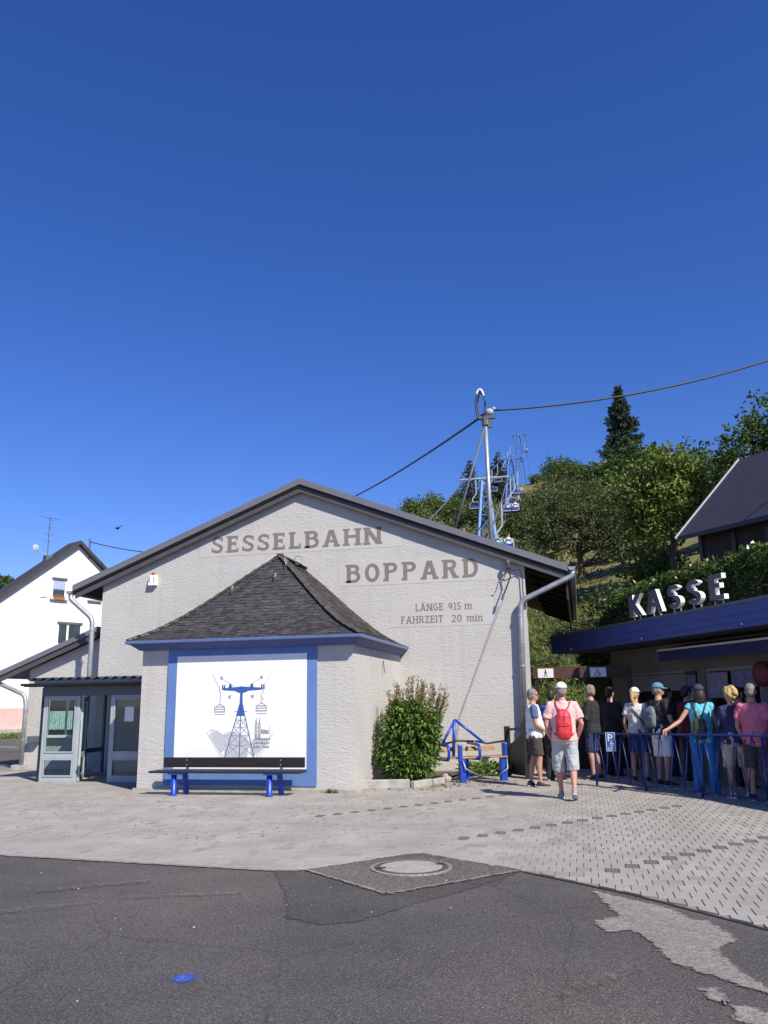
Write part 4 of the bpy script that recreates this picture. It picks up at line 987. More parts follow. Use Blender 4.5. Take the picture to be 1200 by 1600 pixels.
# posters and red bag in the kiosk window
POST = [mat('poster_blue_grey', (.16, .18, .28), .6, .35, 14), mat('poster_white', (.45, .45, .48), .6, .2, 9), mat('poster_red', (.17, .018, .024), .6, .3, 6), mat('poster_lilac', (.25, .24, .34), .6, .2, 7)]
def poster(x0, x1, z0, z1, mi, label):
    p = MB(); p.bb((x0, wy-.018, z0), (x1, wy-.006, z1)); o = p.build('poster', POST[mi]); o.location = KP; o.rotation_euler = (0, 0, kr); tag(o, label, 'poster'); return o
xp = kx(2.2, 18.9)
bd = MB(); bd.bb((xp-.35, wy-.03, 1.15), (xp+.05, wy-.019, 2.12)); o = bd.build('notice_board', BLACK); o.location = KP; o.rotation_euler = (0, 0, kr); tag(o, 'dark notice board on the kiosk wall between its two windows', 'notice board')
for k in range(3):
    p = MB(); p.bb((xp-.31, wy-.036, 1.22+k*.29), (xp+.01, wy-.0305, 1.46+k*.29)); o2 = p.build('sheet', POST[(0, 1, 0)[k]], o)
poster(w2[0]+.12, (w2[0]+w2[1])/2-.1, 1.55, 2.06, 3, 'pale lilac poster in the left half of the right kiosk window')
poster((w2[0]+w2[1])/2+.02, w2[1]-.08, 1.75, 2.08, 0, 'blue-grey banner across the top of the right kiosk window')
xr_ = kx(3.28, 16.6)-.22
bs = thing('red_balloon_sign', 'round dark red advertising sign hanging on the kiosk wall above the pink shirt', 'sign', KP, kr)
mb = MB(); mb.ell((xr_, wy-.12, 1.98), (.26, .09, .24), 0, 20, 10); mb.build('red_disc', POST[2], bs, True)
mb = MB(); mb.bar((xr_, wy-.05, 1.98), (xr_, wy, 1.98), .05, .05); mb.build('bracket', BLACK, bs)
poster(xr_+.34, xr_+.75, 1.55, 1.92, 1, 'white price list beside the round red sign')
# KASSE letters standing on the roof edge
kl = thing('kasse_sign', 'large grey free-standing letters KASSE on the kiosk roof edge', 'sign', KP, kr)
x0 = -.92; x1 = 2.62
LF = mat('letter_front_shaded', (.12, .125, .14), .6, .06, 4); LS = mat('letter_side_white', (.80, .80, .78), .5)  # grey front darkened to hold its shade; white sides left bright
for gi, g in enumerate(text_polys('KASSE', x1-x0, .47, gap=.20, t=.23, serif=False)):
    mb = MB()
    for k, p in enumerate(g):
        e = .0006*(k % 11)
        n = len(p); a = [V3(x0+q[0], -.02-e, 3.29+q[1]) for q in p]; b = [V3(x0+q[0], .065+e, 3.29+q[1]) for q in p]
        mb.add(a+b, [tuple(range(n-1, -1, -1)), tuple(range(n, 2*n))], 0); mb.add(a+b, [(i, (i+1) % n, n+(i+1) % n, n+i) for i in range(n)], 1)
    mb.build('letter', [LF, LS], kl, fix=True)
    cx = x0+sum(q[0] for p in g for q in p)/sum(len(p) for p in g)
    for dx in (-.12, .12):
        mb = MB(); mb.tube([(cx+dx, .04, 3.20), (cx+dx, .04, 3.34)], .014, 6); mb.build('support', ZINC, kl)

# direction beam with pictograms between station and kiosk
bm_ = thing('direction_beam', 'brown wooden beam spanning the passage with two white pictogram signs', 'sign', (0, 0, 0))
mb = MB(); mb.bb((-1.03, 20.0, 2.035), (1.2, 20.08, 2.31)); bevel(mb.build('beam', mat('brown_beam', (.075, .035, .022), .7, .35, 4, .2, 20, stretch=(1, 10, 10)), bm_), .008)
mb = MB(); mb.bb((-1.0, 20.02, 0), (-.9, 20.1, 2.03)); mb.bb((1.1, 20.02, 0), (1.2, 20.1, 2.03)); mb.build('post', BLACK, bm_)
INK = mat('black_ink', (.02, .02, .022), .7); SGW = mat('sign_white', (.78, .79, .8), .5)
for cx in (-.73, .46):
    mb = MB(); mb.bb((cx-.18, 19.985, 2.06), (cx+.18, 19.999, 2.27)); s_ = mb.build('sign_plate', SGW, bm_)
    ic = MB(); o0 = (cx, 19.9845, 2.06)
    if cx < 0:
        ic.add([V3(cx+.018*math.cos(t), 19.983, 2.235+.018*math.sin(t)) for t in [k*.785 for k in range(8)]], [tuple(range(8))])
        polyline(ic, [(0, .155), (-.005, .09)], .026, o0, (0, -1, 0), .001); polyline(ic, [(-.005, .09), (.035, .02)], .016, o0, (0, -1, 0), .0014); polyline(ic, [(-.005, .09), (-.04, .02)], .016, o0, (0, -1, 0), .0018)
        polyline(ic, [(0, .15), (.04, .1)], .012, o0, (0, -1, 0), .0022); polyline(ic, [(0, .15), (-.035, .105)], .012, o0, (0, -1, 0), .0026)
    else:
        ic.add([V3(cx-.02+.016*math.cos(t), 19.983, 2.24+.016*math.sin(t)) for t in [k*.785 for k in range(8)]], [tuple(range(8))])
        polyline(ic, [(-.02+.05*math.cos(t), .065+.05*math.sin(t)) for t in [2.0+k*.45 for k in range(11)]], .014, o0, (0, -1, 0), .001)
        polyline(ic, [(-.02, .16), (-.015, .085), (.035, .085), (.06, .03)], .016, o0, (0, -1, 0), .002); polyline(ic, [(-.02, .13), (.03, .125)], .011, o0, (0, -1, 0), .003)
    ic.build('pictogram', INK, s_, fix=False)
# dark posts by the station corner, with a panel added for the wall shadow
gp = thing('shade_panel_posts', 'tall dark posts at the station corner with an added shade panel', 'gate')
mb = MB(); mb.bb((-1.62, 18.4, .014), (-1.5, 18.52, 1.02)); mb.build('post', BLACK, gp)
mb = MB(); mb.bb((-1.16, 17.6, .014), (-1.02, 17.74, 1.14)); mb.build('post', BLACK, gp)
mb = MB(); mb.bar((-1.56, 18.46, .95), (-1.09, 17.7, 1.0), .04, .05); mb.build('rail', BLACK, gp)
mb = MB(); mb.hexa([(-1.55, 18.4, .05), (-1.1, 17.76, .05), (-1.08, 17.78, .05), (-1.53, 18.42, .05), (-1.55, 18.4, .62), (-1.1, 17.76, .95), (-1.08, 17.78, .95), (-1.53, 18.42, .62)]); mb.build('panel', BLACK, gp)  # added panel, top sloped for the slanting shadow on the wall
gf = thing('shade_boards', 'added dark boards standing in for the shade behind the queue under the beam', 'fence')  # boards added to darken the passage where it lies in shade
for k in range(16):
    x = -1.0+k*.13; mb = MB(); mb.bb((x, 20.25, .014), (x+.12, 20.275, 1.05+.0*k)); mb.build('board', SOFF, gf)
mb = MB(); mb.bb((-1.0, 20.28, .8), (1.1, 20.32, .88)); mb.bb((-1.0, 20.28, .25), (1.1, 20.32, .33)); mb.build('rail', SOFF, gf)

# ------------------------------------------------------------------ queue railing with disabled-parking sign
RAILSHADE = mat('rail_blue_shaded', (.012, .028, .16), .4, .12, 7)  # darkened copy of the blue paint; the railing's shade is in the colour
ra = thing('queue_railing', 'blue metal queue railing with slanting bars in front of the waiting people', 'railing')
RA, RB = Vector((.22, 16.45, 0)), Vector((3.4, 12.7, 0)); rdv = (RB-RA); rl = rdv.length; ru = rdv/rl
mb = MB(); mb.tube([RA+V3(0, 0, .94), RB+V3(0, 0, 1.03)], .018, 10); mb.build('handrail', RAILSHADE, ra, True)
mb = MB(); mb.tube([RA+V3(0, 0, .10), RB+V3(0, 0, .10)], .014, 8); mb.build('bottom_rail', RAILSHADE, ra, True)
for k in range(5):
    p = RA+ru*(rl*k/4); mb = MB(); mb.tube([p+V3(0, 0, .014), p+V3(0, 0, .94+.09*k/4)], .02, 10); mb.build('post', RAILSHADE, ra, True)
k = 0; x = .1
while x < rl-.3:
    for a, b in ((x, x+.17), (x+.30, x+.15)):
        mb = MB(); mb.tube([RA+ru*a+V3(0, -.0, .92+.09*a/rl), RA+ru*b+V3(0, 0, .11)], .009, 8); mb.build('slanting_bar', RAILSHADE, ra, True)
    x += .31
sg = thing('parking_sign', 'small blue disabled parking sign with white P hung on the queue railing', 'sign', RA+ru*.5+V3(-.04, -.05, 0), R(-12))
mb = MB(); mb.bb((-.09, -.012, .64), (.09, 0, .98)); mb.build('plate', mat('sign_blue', (.03, .12, .35), .4), sg)
ic = MB(); o0 = (0, -.012, .64)
polyline(ic, [(-.078, .012), (.078, .012), (.078, .328), (-.078, .328), (-.078, .012)], .008, o0, (0, -1, 0), .0006)
polyline(ic, [(-.035, .19), (-.035, .30)], .022, o0, (0, -1, 0), .0012); polyline(ic, [(-.035, .295), (.01, .295), (.03, .275), (.03, .255), (.01, .24), (-.03, .24)], .018, o0, (0, -1, 0), .0016)
polyline(ic, [(.02+.028*math.cos(t), .13+.028*math.sin(t)) for t in [2.0+k*.5 for k in range(10)]], .008, o0, (0, -1, 0), .002); polyline(ic, [(.01, .19), (.015, .14), (.045, .14), (.055, .11)], .009, o0, (0, -1, 0), .0024)
for zz_ in (.035, .055, .075): polyline(ic, [(-.055, zz_), (.055, zz_)], .006, o0, (0, -1, 0), .003)
ic.build('print', SGW, sg, fix=False)

# ------------------------------------------------------------------ white house at the left
hA = Vector((-29.29, 39.59, 0)); he = Vector((.465, .885, 0)).normalized(); hin = Vector((-.885, .465, 0)).normalized()
hz = math.atan2(he.y, he.x)
ho = thing('white_house', 'tall white gabled house with pink base behind the lean-to', 'house', hA, hz)
hu = lambda X, Y: (Vector((X, Y, 0))-hA).dot(he)
ua = hu(-27.92, 42.19)      # apex
uL, uR = ua-7.2, ua+4.0
zL, zR = 10.8-7.2*.80, 10.8-4.0*.80
def hroof(u): return 10.72-.80*abs(u-ua)
mb = MB()
holes = [(hu(-28.57, 40.96), hu(-28.2, 41.7), 7.5, 8.6), (hu(-28.33, 41.4), hu(-27.66, 42.68), 4.92, 6.13), (hu(-27.50, 43.0), hu(-27.2, 43.6), 7.6, 8.6)]
mb.prism([(uL, 1.5), (uR, 1.5), (uR, hroof(uR)), (ua, hroof(ua)), (uL, hroof(uL))], (0, 0, 0), (1, 0, 0), (0, 0, 1), (0, 1.0, 0)); mb.bb((uL+.5, 1.0, 1.5), (uR-.5, 9, 4.6)); mb.build('wall', WHITEB, ho)
mb = MB(); mb.bb((uL, -.02, .4), (uR, 1.0, 1.5)); mb.bb((uL+.5, 1.0, .4), (uR-.5, 9, 1.5)); mb.build('pink_base', PINKB, ho)
mb = MB(); mb.bb((uL-4, -.25, -.1), (uR, .0, .42)); mb.build('plinth', CONC, ho)
for sgn, ue in ((-1, uL-.5), (1, uR+.5)):
    ze = hroof(ue); mb = MB()
    p = [(ua, -.35, 10.74), (ue, -.35, ze+.02), (ue, 1.1, ze+.02), (ua, 1.1, 10.74)]
    mb.hexa([*p, *[(a, b, c+.2) for a, b, c in p]]); mb.build('roof', mat('dark_tiles', (.045, .042, .045), .7, .2, 3), ho)
def hwin(u0, u1, z0, z1, two):
    f_ = MB(); t = .07
    f_.bb((u0, -.02, z0), (u0+t, .05, z1)); f_.bb((u1-t, -.02, z0), (u1, .05, z1)); f_.bb((u0+t, -.018, z0), (u1-t, .05, z0+t)); f_.bb((u0+t, -.018, z1-t), (u1-t, .05, z1))
    if two: f_.bb((u0+.42*(u1-u0)-.06, -.016, z0+t), (u0+.42*(u1-u0)+.06, .05, z1-t))
    o = f_.build('window', mat('window_white', (.8, .8, .8), .4), ho)
    g = MB(); g.bb((u0+t, -.010, z0+t), (u1-t, -.004, z1-t)); g.build('pane', mat('dark_pane', (.05, .065, .08), .08, .3, 1.5), o)
    g = MB(); g.bb((u0-.1, -.16, z0-.1), (u1+.1, 0, z0-.03)); g.build('sill', CONC, o)
    g = MB(); g.bb((u0-.03, -.10, z1-.02), (u1+.03, 0, z1+.08)); g.build('shutter_box', GREYD, o)
    return o
wA = hwin(*holes[0], False); wB = hwin(*holes[1], True); wC = hwin(*holes[2], False)
mb = MB(); u0, u1 = holes[0][0], holes[0][1]
for k in range(10): mb.ell((u0+.15+(u1-u0-.3)*k/9, -.13, 7.58+.05*math.sin(k*2)), (.07, .06, .08), k % 2, 7, 5)
mb.bb((u0+.12, -.2, 7.42), (u1-.12, -.06, 7.53), 2); tag(mb.build('flower_box', [mat('red_flowers', (.4, .05, .04), .8), mat('flower_leaf', (.06, .12, .03), .8), mat('terracotta', (.35, .14, .07), .8)]), 'flower box with red blossoms on the upper window of the white house', 'flower box')
bpy.data.objects['flower_box'].location = hA; bpy.data.objects['flower_box'].rotation_euler = (0, 0, hz)
g = MB(); v = []; f = []
for i in range(13): v += [(u0+.08+(u1-u0-.16)*i/12, -.012, 8.5), (u0+.08+(u1-u0-.16)*i/12, -.012, 8.02+.05*math.cos(i*2.1))]
g.add(v, [(2*i, 2*i+1, 2*i+3, 2*i+2) for i in range(12)]); g.build('curtain', mat('blue_curtain', (.35, .42, .6), .9), wA)
ch = MB(); ch.bb((ua-1.6, .5, 9.2), (ua-1.2, .9, 10.0)); ch.build('chimney', GREYD, ho)
ch = MB(); ch.bb((ua+2.5, .4, 8.6), (ua+3.0, .9, 9.7)); ch.build('chimney', mat('brick_red', (.22, .08, .06), .9, .2, 8), ho)
mb = MB(); mb.tube([(ua+3.2, -.12, hroof(ua+3.2)-.25), (ua+3.2, -.12, 1.5)], .05, 8); mb.build('downpipe', ZINC, ho)
an = thing('roof_antenna', 'thin tv antenna with small dish on the white house roof', 'antenna', hA+he*(ua-1.55)+V3(0, 0, 9.6)+hin*.5, hz)
mb = MB(); mb.tube([(0, 0, -.3), (0, 0, 2.6)], .03, 6); mb.build('mast', GREYD, an)
mb = MB()
for z, w_ in ((2.55, 1.3), (2.0, .5), (1.6, .6), (1.2, .5)): mb.tube([(-w_/2, 0, z), (w_/2, 0, z)], .014, 5); mb.tube([(-w_*.3, -.3, z-.05), (w_*.3, .3, z-.05)], .012, 5)
mb.build('aerial_rods', GREYD, an)
mb = MB(); mb.ell((-.75, -.1, .7), (.2, .05, .2), 0, 12, 8); mb.tube([(-.7, 0, .6), (0, 0, .35)], .025, 6); mb.build('dish', GREYF, an)
mb = MB(); mb.tube([hA+he*(ua+.75)+V3(0, 0, 10.0), hA+he*(ua+.75)+V3(0, 0, 11.2)], .05, 8); tag(mb.build('wire_mast', GREYD), 'short mast carrying the wire on the white house ridge', 'mast')
def sag(a, b, s_, n=18):
    a, b = Vector(a), Vector(b); return [a.lerp(b, i/n)-V3(0, 0, 4*s_*(i/n)*(1-i/n)) for i in range(n+1)]
mb = MB(); mb.tube(sag(hA+he*(ua+.75)+V3(0, 0, 11.0), (-12.5, 40, 10.0), .9), .028, 6); tag(mb.build('house_wire', BLACK), 'dark wire sagging from the white house mast behind the station roof', 'wire')
mb = MB(); mb.tube(sag(hA+he*hu(-28.7, 40.7)-hin*.1+V3(0, 0, 7.6), (-38, 30, 4.5), .5), .018, 6); tag(mb.build('thin_wire', GREYF), 'thin pale wire across the white house wall', 'wire')
mb = MB(); mb.bb((-42, 37.0, .0), (-27.5, 37.02, .01)); 
mb = MB(); mb.add([(-40, 33, .008), (-22, 30, .008), (-22, 30.15, .008), (-40, 33.15, .008)], [(0, 1, 2, 3)]); mb.build('road_line', SGW, road)

# ------------------------------------------------------------------ house at the upper right
e2 = Vector((.62, -.79, 0)).normalized(); i2 = Vector((.79, .62, 0)).normalized(); H2 = Vector((3.92, 31.73, 0))
h2 = thing('slate_roof_house', 'dark timber house with steep slate roof and white verge above the hedge', 'house', H2, math.atan2(e2.y, e2.x))
# local: x along the eave towards the near end, y into the house
zE, zRg, run = 7.35, 10.75, 3.7
mb = MB()
p = [(0, 0, zE), (14, 0, zE), (14, run, zRg), (0, run, zRg)]
mb.hexa([(a, b, c-.16) for a, b, c in p]+p); mb.build('roof', mat('slate_roof_dark', (.035, .034, .045), .6, .15, 5, .4, 20), h2)
mb = MB(); p = [(0, 2*run, zE), (14, 2*run, zE), (14, run, zRg+.002), (0, run, zRg+.002)]
mb.hexa([(a, b, c-.16) for a, b, c in p]+p); mb.build('roof', bpy.data.materials['slate_roof_dark'], h2)
mb = MB(); mb.bar((-.04, -.06, zE-.06), (-.04, run, zRg-.0), .05, .09); mb.build('verge_board', mat('pale_verge', (.42, .43, .45), .5), h2)
DT = mat('dark_timber', (.035, .027, .022), .85, .2, 4)
mb = MB(); mb.prism([(.6, 2.2), (2*run-.6, 2.2), (2*run-.6, zE+.35), (run, zRg-.35), (.6, zE+.35)], (.5, 0, 0), (0, 1, 0), (0, 0, 1), (13, 0, 0)); mb.build('wall', DT, h2)
for x in (.5, 2.0, 3.4, 4.8, 6.4): mb = MB(); mb.bb((x-.02, .53, 2.2), (x+.14, .6, zE+.2)); mb.build('timber_post', BLACK, h2)

# ------------------------------------------------------------------ roof pole with power cable
rpole = thing('roof_pole', 'tall galvanised power pole standing on the station roof right slope', 'pole', (-1.99, 21.5, zr(-1.99)))
mb = MB(); mb.tube([(0, 0, -.3), (-.02, 0, 3.85)], [.062, .05], 12); mb.build('tube', ZINC, rpole, True)
mb = MB(); mb.tube([(-.02, 0, 3.62), (-.02, 0, 3.78)], .1, 10); mb.bb((-.2, -.05, 3.8), (.25, .05, 3.88)); mb.bb((.05, -.04, 3.55), (.16, .04, 3.75)); mb.build('clamp', GREYD, rpole)
mb = MB(); mb.tube([V3(-.14+.13*math.cos(t), .05*math.sin(t), 4.2+.42*math.sin(t)) for t in [k*2*math.pi/20 for k in range(21)]], .022, 8); mb.tube([V3(-.12+.11*math.cos(t), .09+.05*math.sin(t), 4.22+.38*math.sin(t)) for t in [k*2*math.pi/20 for k in range(21)]], .018, 8)
mb.build('cable_coil', BLACK, rpole, True)
mb = MB(); mb.tube([V3(-.14+.12*math.cos(t), -.02, 4.27+.4*math.sin(t)) for t in [.5+k*.22 for k in range(10)]], .030, 8); mb.build('white_sleeve', SGW, rpole, True)
mb = MB(); mb.ell((.1, 0, 4.0), (.12, .08, .1), 0, 10, 6); mb.ell((.22, 0, 4.08), (.06, .05, .05), 0, 8, 5); mb.build('insulator', GREYF, rpole, True)
mb = MB(); mb.tube([(-1.99-.04, 21.5, zr(-1.99)+3.6), (-2.97, 21.0, zr(-2.97)+.02)], .03, 8); tag(mb.build('stay_strut', GREYD, None, True), 'grey slanted stay strut from the roof pole down to the station roof', 'strut')
mb = MB(); mb.tube(sag((-1.9, 21.5, 9.28), (11.8, 25.8, 13.6), .85, 40), .027, 8); mb.tube([(-1.9, 21.5, 9.28), (-2.12, 21.5, 9.12)], .05, 8); mb.tube(sag((-2.12, 21.5, 9.12), (-13.2, 43.5, 12.2), .25, 24), .032, 8)
tag(mb.build('power_cable', BLACK, None, True), 'thick black power cable sagging over the pole on the station roof', 'cable')
mb = MB(); mb.tube([(0, 0, 0), (0, 0, .5)], [.05, .03], 8); o = mb.build('roof_marker', mat('orange_plastic', (.6, .12, .02), .5)); o.location = (-2.7, 21.4, zr(-2.7)); tag(o, 'small orange marker stick on the station roof near the stay strut', 'marker')

# ------------------------------------------------------------------ chairlift
LB = mat('lift_blue', (.07, .16, .42), .5, .1, 3); LBL = mat('lift_pale_blue', (.20, .34, .62), .5, .1, 3)
def rope_x(y): return -3.7-.036*y
def rope_z(y):
    pts = [(24, 5.2), (60, 17.6), (130, 39.4), (226, 74.2), (330, 92)]
    for (a, za_), (b, zb_) in zip(pts, pts[1:]):
        if y <= b: t = (y-a)/(b-a); return za_+(zb_-za_)*t-4*(b-a)*.011*t*(1-t)
    return pts[-1][1]
def tower(y, label, hx=0):
    x = rope_x(y); zb_ = hill_z(x, y)-.5; zt = rope_z(y)+.5; h = zt-zb_; thin = .62 if y < 100 else 1.0
    t = thing('lift_tower', label, 'tower', (x, y, zb_), 0, 'chairlift towers climbing the hill')
    bw, tw = 1.5*thin, .32*thin
    for sx in (-1, 1):
        for sy in (-1, 1):
            mb_ = MB(); mb_.bar((sx*bw, sy*bw*.8, 0), (sx*tw, sy*tw, h-.6), .28*thin, .28*thin); mb_.build('leg', LBL if thin < 1 else LB, t)
    mb_ = MB(); n = 6
    for k in range(n):
        a, b = k/n*.94, (k+1)/n*.94; wa_, wb_ = bw+(tw-bw)*a, bw+(tw-bw)*b
        for (ax_, bx_) in (((-wa_, -wa_*.8), (wb_, -wb_*.8)), ((wa_, -wa_*.8), (-wb_, -wb_*.8)), ((wa_, -wa_*.8), (wb_, wb_*.8)), ((-wa_, wa_*.8), (-wb_, -wb_*.8))):
            mb_.bar((*ax_, a*h), (*bx_, b*h), .11*thin, .11*thin)
        mb_.bar((-wb_, -wb_*.8, b*h), (wb_, -wb_*.8, b*h), .09, .09)
    mb_.build('lattice', LB, t)
    mb_ = MB(); mb_.box((0, 0, h-.35), (4.2 if thin == 1 else 3.7, .35*thin**3, .4*thin**3)); mb_.box((0, 0, h-.9), (1.2*thin, .5*thin, .8)); mb_.build('cross_arm', LB if thin == 1 else GREYF, t)
    for sx in (-1, 1):
        if thin < 1: continue
        mb_ = MB()
        for k in range(4): mb_.tube([(sx*1.7-.06, -1.2+.8*k, h-.62), (sx*1.7+.06, -1.2+.8*k, h-.62)], .24, 10)
        mb_.bar((sx*1.7, -1.5, h-.5), (sx*1.7, 1.5, h-.5), .16, .2); mb_.build('sheaves', LB, t)
        mb_ = MB(); mb_.bar((sx*1.9, 0, h-.2), (sx*2.2, 0, h+1.2), .09, .09); mb_.bar((sx*1.1, 0, h-.2), (sx*2.2, 0, h+1.2), .06, .06); mb_.box((sx*2.2, 0, h+1.25), (.5, .1, .1)); mb_.build('lifting_frame', LB, t)
    return t
tower(60, 'nearest pale blue lift tower just behind the station roof pole')
tower(130, 'slender blue lattice lift tower standing halfway up the hill')
t3 = tower(226, 'farthest blue lift tower on the hill crest against the sky')
for sx in (-1, 1):
    pts = []
    y = 26
    while y <= 326: pts.append((rope_x(y)+sx*1.7, y, rope_z(y))); y += 5
    mb = MB(); mb.tube(pts, .05, 5); tag(mb.build('haul_rope', GREYD, None, True), ('left' if sx < 0 else 'right')+' haul rope of the chairlift climbing the hill', 'rope', 'haul ropes of the chairlift')
SEATW = mat('seat_pale_wood', (.62, .60, .55), .6, .1, 4); SKIN = mat('skin', (.46, .25, .175), .6, .06, 8)
def lift_chair():
    t = thing('lift_chair', 'x', 'lift chair', (0, 0, 0), 0, 'double chairs of the chairlift')
    mb_ = MB(); mb_.tube([(0, 0, 0), (0, 0, -1.4), (.35, .1, -1.9), (.35, .1, -2.2)], .055, 6); mb_.tube([(-.6, .1, -2.75), (-.6, .1, -2.3), (.35, .1, -2.15), (.6, .1, -2.3), (.6, .1, -2.75)], .04, 6); mb_.build('hanger', GREYF, t)
    for x in (-.31, .31):
        mb_ = MB(); mb_.box((x, -.12, -2.78), (.56, .45, .07)); mb_.build('seat', SEATW, t); mb_ = MB(); mb_.box((x, .13, -2.60), (.54, .05, .16)); mb_.build('backrest', BLUE, t)
    mb_ = MB(); mb_.box((0, -.05, -2.84), (1.3, .5, .05)); mb_.tube([(-.6, -.3, -2.85), (-.6, -.45, -3.2), (.6, -.45, -3.2), (.6, -.3, -2.85)], .025, 6); mb_.build('frame', BLACK, t)
    return t
ch0 = lift_chair()
spots = [(1, 47, 'lowest occupied lift chair just above the station roof edge', 2), (1, 66, 'occupied lift chair with two riders in pale shirts, left of the second tower', 2), (1, 78, 'occupied lift chair half hidden behind the second tower foot', 1), (1, 96, 'lift chair with one rider beside the shaft of the second tower', 1),
         (1, 205, 'tiny lift chair with a rider arriving at the hill crest', 1), (-1, 74, 'nearest empty lift chair on the descending left rope', 0), (-1, 103, 'second empty lift chair on the descending rope, beside the roof pole', 0), (-1, 120, 'third empty lift chair on the descending rope, in front of the dark conifer', 0),
         (-1, 150, 'fourth empty lift chair on the descending rope, below the conifer top', 0), (-1, 168, 'fifth empty lift chair on the descending rope, left of the second tower top', 0), (-1, 190, 'highest empty lift chair on the descending rope near the crest', 0)]
def rider(col, label, loc):
    mb_ = MB()
    mb_.ell((0, 0, .30), (.21, .14, .33), 0, 10, 8); mb_.ell((0, -.02, .76), (.10, .11, .13), 1, 10, 8); mb_.tube([(0, 0, .55), (0, 0, .70)], .06, 8, 1)
    for s_ in (-1, 1):
        mb_.tube([(s_*.10, -.02, .06), (s_*.11, -.42, .06), (s_*.11, -.44, -.38)], [.085, .07, .05], 8, 2); mb_.tube([(s_*.2, 0, .5), (s_*.26, -.1, .25), (s_*.18, -.3, .2)], [.06, .05, .04], 8, 0); mb_.tube([(s_*.11, -.42, -.40), (s_*.11, -.60, -.42)], .045, 6, 3)
    mb_.ell((0, .02, .82), (.105, .11, .09), 3, 10, 6)
    o = mb_.build('person', [col, SKIN, bpy.data.materials['navy_cloth'], bpy.data.materials['dark_cloth']], None, True); o.location = loc; tag(o, label, 'person', 'riders on the chairlift'); return o
mat('navy_cloth', (.02, .03, .08), .9); mat('dark_cloth', (.025, .022, .022), .9)
RC = [mat('rider_white', (.75, .76, .78), .9), mat('rider_lilac', (.50, .50, .68), .9), mat('rider_mint', (.35, .60, .62), .9), mat('rider_pink', (.68, .45, .48), .9)]
RL = iter([(2, 'rider in mint shirt on the lowest lift chair'), (0, 'rider in white shirt on the lowest lift chair'), (1, 'rider in lilac shirt on the left seat of the second occupied chair'), (0, 'rider in white shirt on the right seat of the second occupied chair'), (1, 'single rider in lilac on the chair at the second tower foot'), (3, 'single rider in pink beside the second tower shaft'), (3, 'tiny single rider in pink arriving at the hill crest')])
for k, (sx, y, lb, nr) in enumerate(spots):
    c = ch0 if k == 0 else dup(ch0)
    c.location = (rope_x(y)+sx*1.7, y, rope_z(y)); c['label'] = lb
    if sx > 0: c.rotation_euler = (0, 0, math.pi)
    for q in range(nr):
        ci, rl_ = next(RL); dx = (-.31, .31)[q] if nr == 2 else .31
        rr = rider(RC[ci], rl_, (c.location.x+dx, y+.05*sx, c.location.z-2.72)); rr.rotation_euler = (0, 0, math.pi if sx > 0 else 0)

# ------------------------------------------------------------------ vegetation
def leafm(name, a, tr=.25, rough=.55): return mat(name, a, rough, .25, 1.5, transl=tr, spec=.35)
LG = [leafm('leaf_dark_green', (.045, .082, .021)), leafm('leaf_mid_green', (.082, .135, .030)), leafm('leaf_light_green', (.155, .205, .05)), leafm('leaf_olive', (.105, .14, .042))]
LW = [leafm('willow_green', (.075, .105, .033)), leafm('willow_olive', (.12, .15, .05)), leafm('willow_dark', (.055, .068, .026))]
LC = [leafm('conifer_green', (.034, .058, .036), .1), leafm('conifer_blue_green', (.06, .088, .06), .1)]
LH = [leafm('hedge_green', (.046, .085, .02), .2, .25), leafm('hedge_light', (.11, .165, .036), .25, .22), leafm('hedge_new_shoot', (.10, .15, .03), .3, .3)]
LS_ = [leafm('shrub_green', (.085, .175, .028)), leafm('shrub_light', (.165, .25, .052)), leafm('shrub_dark', (.018, .04, .012)), mat('shrub_red_seed', (.20, .085, .045), .9, .3, 5), leafm('shrub_olive', (.16, .185, .055))]
LB_ = [LG[1], leafm('bright_leaf', (.13, .19, .04)), leafm('yellow_leaf', (.22, .26, .06)), LG[3]]
BARK = mat('bark', (.075, .055, .042), .95, .35, 6, .6, 20)
def leaf(mb_, p, d, up, L_, W_, mi, bend=.25):
    d = d.normalized(); s_ = d.cross(up)
    if s_.length < 1e-4: s_ = V3(1, 0, 0)
    s_ = s_.normalized()*W_/2; n_ = s_.cross(d).normalized()
    b = len(mb_.v); q = p+d*L_*.5
    mb_.v.extend([tuple(p), tuple(q+s_+n_*L_*bend*.3), tuple(p+d*L_-n_*L_*bend), tuple(q-s_+n_*L_*bend*.3)]); mb_.f.append((b, b+1, b+2, b+3)); mb_.m.append(mi)
def rdir(r_):
    z = r_.uniform(-1, 1); a = r_.uniform(0, 6.283); k = math.sqrt(1-z*z); return V3(k*math.cos(a), k*math.sin(a), z)
def crown(mb_, blobs, n, size, r_, mats_w, droop=.2, hollow=.55):
    """clusters of leaves through the crown's volume; blobs = (centre, radii)"""
    tot = sum(b[1][0]*b[1][1]*b[1][2] for b in blobs)**1
    for c, rad in blobs:
        k = int(n*rad[0]*rad[1]*rad[2]/tot)
        ncl = max(5, k//16)
        for _ in range(ncl):
            d = rdir(r_); q = r_.uniform(hollow, 1.0)*(1+.22*noise.noise(Vector(c)+d*1.7))
            cp = Vector(c)+V3(d.x*rad[0], d.y*rad[1], d.z*rad[2])*q
            mi = r_.choices(range(len(mats_w)), mats_w)[0]
            cs_ = size*r_.uniform(1.5, 2.6)
            for _ in range(16):
                p = cp+rdir(r_)*cs_*r_.random()**.5
                dr_ = (rdir(r_)+d*.6+V3(0, 0, -droop)).normalized()
                leaf(mb_, p, dr_, rdir(r_), size*r_.uniform(.7, 1.3), size*r_.uniform(.45, .75), mi if r_.random() < .75 else r_.randrange(len(mats_w)))
